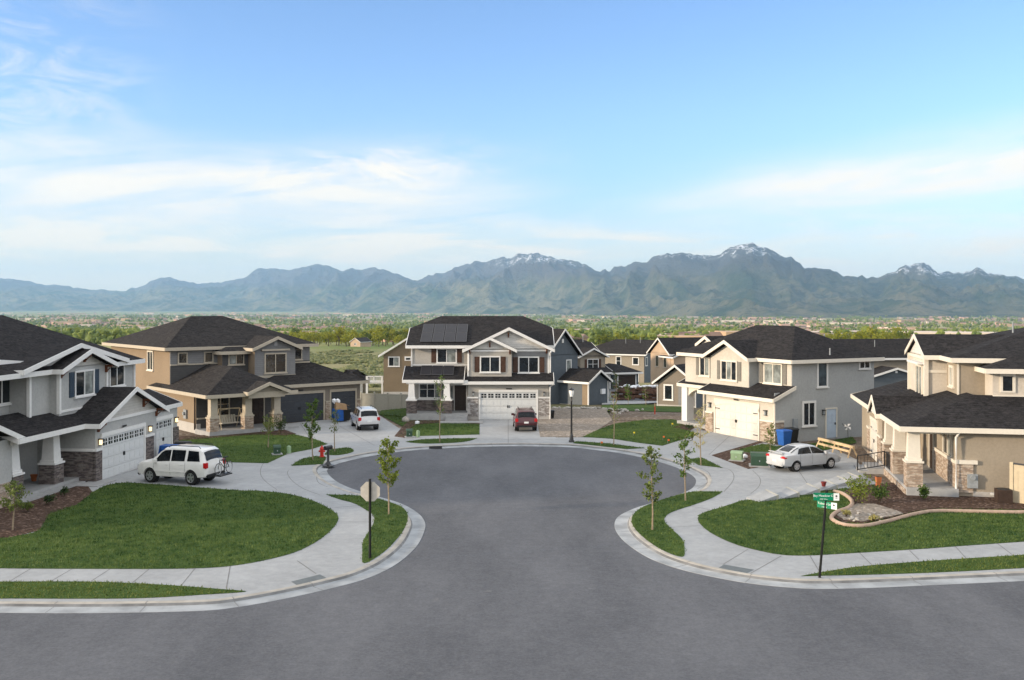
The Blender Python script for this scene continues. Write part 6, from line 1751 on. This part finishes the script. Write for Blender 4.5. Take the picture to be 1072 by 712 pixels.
# pinwheel
x, y = g(888, 463, .1); t = thing('garden_pinwheel', 'white pinwheel on a black stake against the blue grey wall', 'pinwheel', (x, y, .1)); p = MB(); p.tube([(0, 0, 0), (-.05, 0, 1.1)], .018, 6); p.tube([(-.05, 0, .9), (-.45, 0, 1.35)], .014, 5); p.build('stake', 'black_metal', t)
p = MB()
for k in range(4):
    a = R(45 + 90 * k); p.hexa([(-.05, -.03, 1.1), (-.05 + .30 * math.cos(a), -.05, 1.1 + .30 * math.sin(a)), (-.05 + .22 * math.cos(a + .7), -.02, 1.1 + .22 * math.sin(a + .7))], [(-.05, -.02, 1.1), (-.05 + .30 * math.cos(a), -.04, 1.1 + .30 * math.sin(a)), (-.05 + .22 * math.cos(a + .7), -.01, 1.1 + .22 * math.sin(a + .7))])
p.build('vanes', 'plastic_white', t)
# building materials across the far street
x, y, z = gt(677, 420, .1)
t = thing('material_stack', 'long brown stack of timber under white sheeting across the far street', 'stack', (x, y + 1, z), R(-4))
p = MB(); r_ = random.Random(3)
for k in range(60):
    xx = r_.uniform(-3.4, 3.0); yy = r_.uniform(-1.5, 1.5); zz = r_.uniform(0, 1.5); a = r_.uniform(-.25, .25); l_ = r_.uniform(.5, 1.3)
    p.hexa([(xx - l_ * math.cos(a), yy - .1, zz), (xx + l_ * math.cos(a), yy - .1, zz + l_ * math.sin(a) * .4), (xx + l_ * math.cos(a), yy + .15, zz + l_ * math.sin(a) * .4), (xx - l_ * math.cos(a), yy + .15, zz)],
           [(xx - l_ * math.cos(a), yy - .1, zz + .28), (xx + l_ * math.cos(a), yy - .1, zz + .28 + l_ * math.sin(a) * .4), (xx + l_ * math.cos(a), yy + .15, zz + .28 + l_ * math.sin(a) * .4), (xx - l_ * math.cos(a), yy + .15, zz + .28)])
p.build('timber_pile', 'debris_brown', t)
p = MB()
for k in range(16): p.blob((-3.0 + k * .4 + r_.uniform(-.15, .15), .6 + r_.uniform(-.4, .4), 1.72 + r_.uniform(-.1, .12)), r_.uniform(.3, .5), jit=.3, rg=r_, sq=.4, n=7)
p.build('sheeting', 'plastic_white', t)

# ---------------------------------------------------------------- young trees and shrubs
def young_tree(label, px, py, h, cw, c0, nleaf, mat, seed, z=PZ, group='young street trees', ls=.075, top_x=0, lb=(0, 0), bark='bark_pale', world=None):
    x, y = g(px, py, z) if world is None else world[:2]
    if world: z = world[2]
    r_ = random.Random(seed)
    t = thing('young_tree', label, 'tree', (x, y, z), r_.random() * .01, group)
    lean = Vector((top_x, 0, 0))
    def tr(s_): return Vector((lean.x * s_ + .03 * math.sin(s_ * 5 + seed), .03 * math.cos(s_ * 4 + seed), h * s_))
    p = MB(); p.tube([tr(s_) for s_ in (0, .2, .4, .6, .8, .95)], [.042, .036, .03, .022, .014, .006], 7)
    tips = []
    nb = 13
    for k in range(nb):
        s_ = c0 + (.93 - c0) * k / (nb - 1); a = k * 2.4 + seed
        rad = cw * .5 * (.5 + .5 * math.sin(math.pi * min(1, (s_ - c0) / (1.0 - c0) * .9 + .15))) * r_.uniform(.65, 1.1)
        b0 = tr(s_); b1 = b0 + Vector((math.cos(a) * rad, math.sin(a) * rad, h * r_.uniform(.06, .14)))
        p.tube([b0, (b0 + b1) / 2 + Vector((0, 0, -.02)), b1], [.012, .009, .004], 5); tips.append((b0, b1))
    p.build('trunk', bark, t)
    V = MB()
    ls *= .84
    for _ in range(int(nleaf * 2.0)):
        b0, b1 = r_.choice(tips); s_ = r_.uniform(.3, 1.12)
        c_ = b0 + (b1 - b0) * s_ + Vector((r_.gauss(0, .07), r_.gauss(0, .07), r_.gauss(0, .07)))
        n_ = Vector((r_.gauss(0, 1), r_.gauss(0, 1), r_.gauss(.6, .8))).normalized(); u = n_.orthogonal().normalized(); u.rotate(Matrix.Rotation(r_.random() * 6.28, 3, n_)); v_ = n_.cross(u)
        l_ = ls * r_.uniform(.7, 1.4)
        V.add([c_ - u * l_, c_ + v_ * l_ * .62 + n_ * l_ * .1, c_ + u * l_, c_ - v_ * l_ * .62 + n_ * l_ * .1], [(0, 1, 2, 3)])
    V.build('crown', mat, t, recalc=False)
    return t
young_tree('young lime green tree on the grass strip right of the stop sign', 406.5, 538.8, 3.5, 1.2, .36, 620, 'leaf_lime', 1)
young_tree('young green tree in the small grass triangle before the charcoal garage', 327, 481.5, 3.65, 1.1, .34, 560, 'leaf_green', 2)
young_tree('thin sparse sapling on the strip beside the hydrant', 350.5, 472.5, 2.7, .7, .45, 130, 'leaf_olive', 3, ls=.06)
young_tree('sparse tall sapling in front of the centre house porch', 460.7, 463.5, 4.5, 1.0, .42, 160, 'leaf_green', 4, ls=.065)
young_tree('low sparse sapling on the tan house lawn', 281, 469, 2.2, 1.0, .40, 150, 'leaf_olive', 5, ls=.06)
young_tree('nearly bare sapling on the strip right of the street lamp', 642.6, 466.3, 3.6, .7, .45, 90, 'leaf_olive', 6, ls=.055)
young_tree('young tree near the road on the right hand verge, closest to the junction', 682.6, 555, 3.55, 1.05, .30, 360, 'leaf_olive', 7)
young_tree('young tree at the back end of the right hand verge', 717, 524.2, 3.4, 1.0, .32, 260, 'leaf_green', 8)
young_tree('yellowing sapling in the small wedge of grass by the cream driveway', 733.5, 487, 3.5, 1.0, .30, 220, 'leaf_flower', 9, ls=.06)
young_tree('small sapling in front of the blue bin at the cream house', 806.8, 476, 1.9, .8, .25, 200, 'leaf_olive', 10, ls=.06)
young_tree('small drooping tree in the mulch bed at the left edge', 14, 555, 2.05, 1.15, .40, 420, 'leaf_olive', 11, ls=.06)
for px, py, h, cw, lab, sd in ((645, 424.5, 3.7, .9, 'slim dark sapling beside the far street, nearest the slate wing', 12), (657.5, 423.5, 2.3, .9, 'small bright sapling on the lawn along the far street', 13), (676, 424, 2.2, 1.0, 'nearly bare sapling along the far street before the timber stack', 14)):
    young_tree(lab, 0, 0, h, cw, .25, 200 if sd < 14 else 60, 'leaf_dark' if sd == 12 else 'leaf_green', sd, ls=.08, world=gt(px, py, .1))
def shrub(label, px, py, w_, h, mat, seed, z=PZ + .05, n_=420, group='garden shrubs', ls=.05, cat='shrub'):
    x, y = g(px, py, z); r_ = random.Random(seed)
    t = thing('shrub', label, cat, (x, y, z), 0, group)
    p = MB(); tips = []
    for k in range(9):
        a = k * .7 + seed; rr = w_ * .42 * r_.uniform(.3, 1); b1 = Vector((math.cos(a) * rr, math.sin(a) * rr, h * r_.uniform(.5, .9)))
        p.tube([(0, 0, -.03), tuple(b1 * .5 + Vector((0, 0, .05))), tuple(b1)], [.014, .010, .004], 5); tips.append(b1)
    p.build('stem', 'bark', t)
    V = MB()
    for _ in range(n_):
        b1 = r_.choice(tips); c_ = b1 * r_.uniform(.55, 1.0) + Vector((r_.gauss(0, w_ * .12), r_.gauss(0, w_ * .12), r_.gauss(0, h * .1)))
        if c_.z < .02: c_.z = .03
        n__ = Vector((r_.gauss(0, 1), r_.gauss(0, 1), r_.gauss(.5, .8))).normalized(); u = n__.orthogonal().normalized(); u.rotate(Matrix.Rotation(r_.random() * 6.28, 3, n__)); v_ = n__.cross(u)
        l_ = ls * r_.uniform(.7, 1.5)
        V.add([c_ - u * l_, c_ + v_ * l_ * .6, c_ + u * l_, c_ - v_ * l_ * .6], [(0, 1, 2, 3)])
    V.build('foliage', mat, t, recalc=False)
shrub('big yellow green bush at the tip of the right hand mulch bed', 899, 526.5, 1.35, 1.45, 'leaf_lime', 1, n_=700)
shrub('dark green bush between the yellow green bush and the porch', 921, 526, .95, .95, 'leaf_green', 2, n_=520)
shrub('small round bush under the corner column of the sand house', 967, 523, .6, .75, 'leaf_green', 3)
shrub('dark upright shrub at the tan house porch, right of a lighter one', 293, 454.5, 1.0, 1.5, 'leaf_dark', 4, n_=520)
shrub('light open shrub at the tan house porch, left of a dark one', 281.5, 454.5, .9, 1.2, 'leaf_olive', 5, n_=300)
shrub('low olive shrub in the left mulch bed, closest to the small tree', 29, 535, .65, .45, 'leaf_olive', 6, n_=200)
shrub('low shrub midway along the left mulch bed', 51, 527.5, .7, .5, 'leaf_dark', 7, n_=220)
shrub('dark tuft at the garage end of the left mulch bed', 68, 518.5, .55, .45, 'leaf_dark', 8, n_=200)
shrub('dark low shrub beside the walkway of the cream house', 722, 450, .9, .5, 'leaf_dark', 9, n_=260)
shrub('small lime shrub at the driveway corner of the round lawn', 724.5, 461, .4, .75, 'leaf_lime', 10, n_=140)
shrub('yellow flowering plant on the porch of the pale grey house', 64, 495, .4, .5, 'leaf_flower', 11, z=.38, n_=140)
shrub('dry tan tuft in the curved gravel bed, left side', 886, 541, .5, .35, 'leaf_flower', 12, n_=150)
shrub('dry tan tuft in the curved gravel bed, right side', 915, 545.5, .5, .32, 'leaf_flower', 13, n_=150)
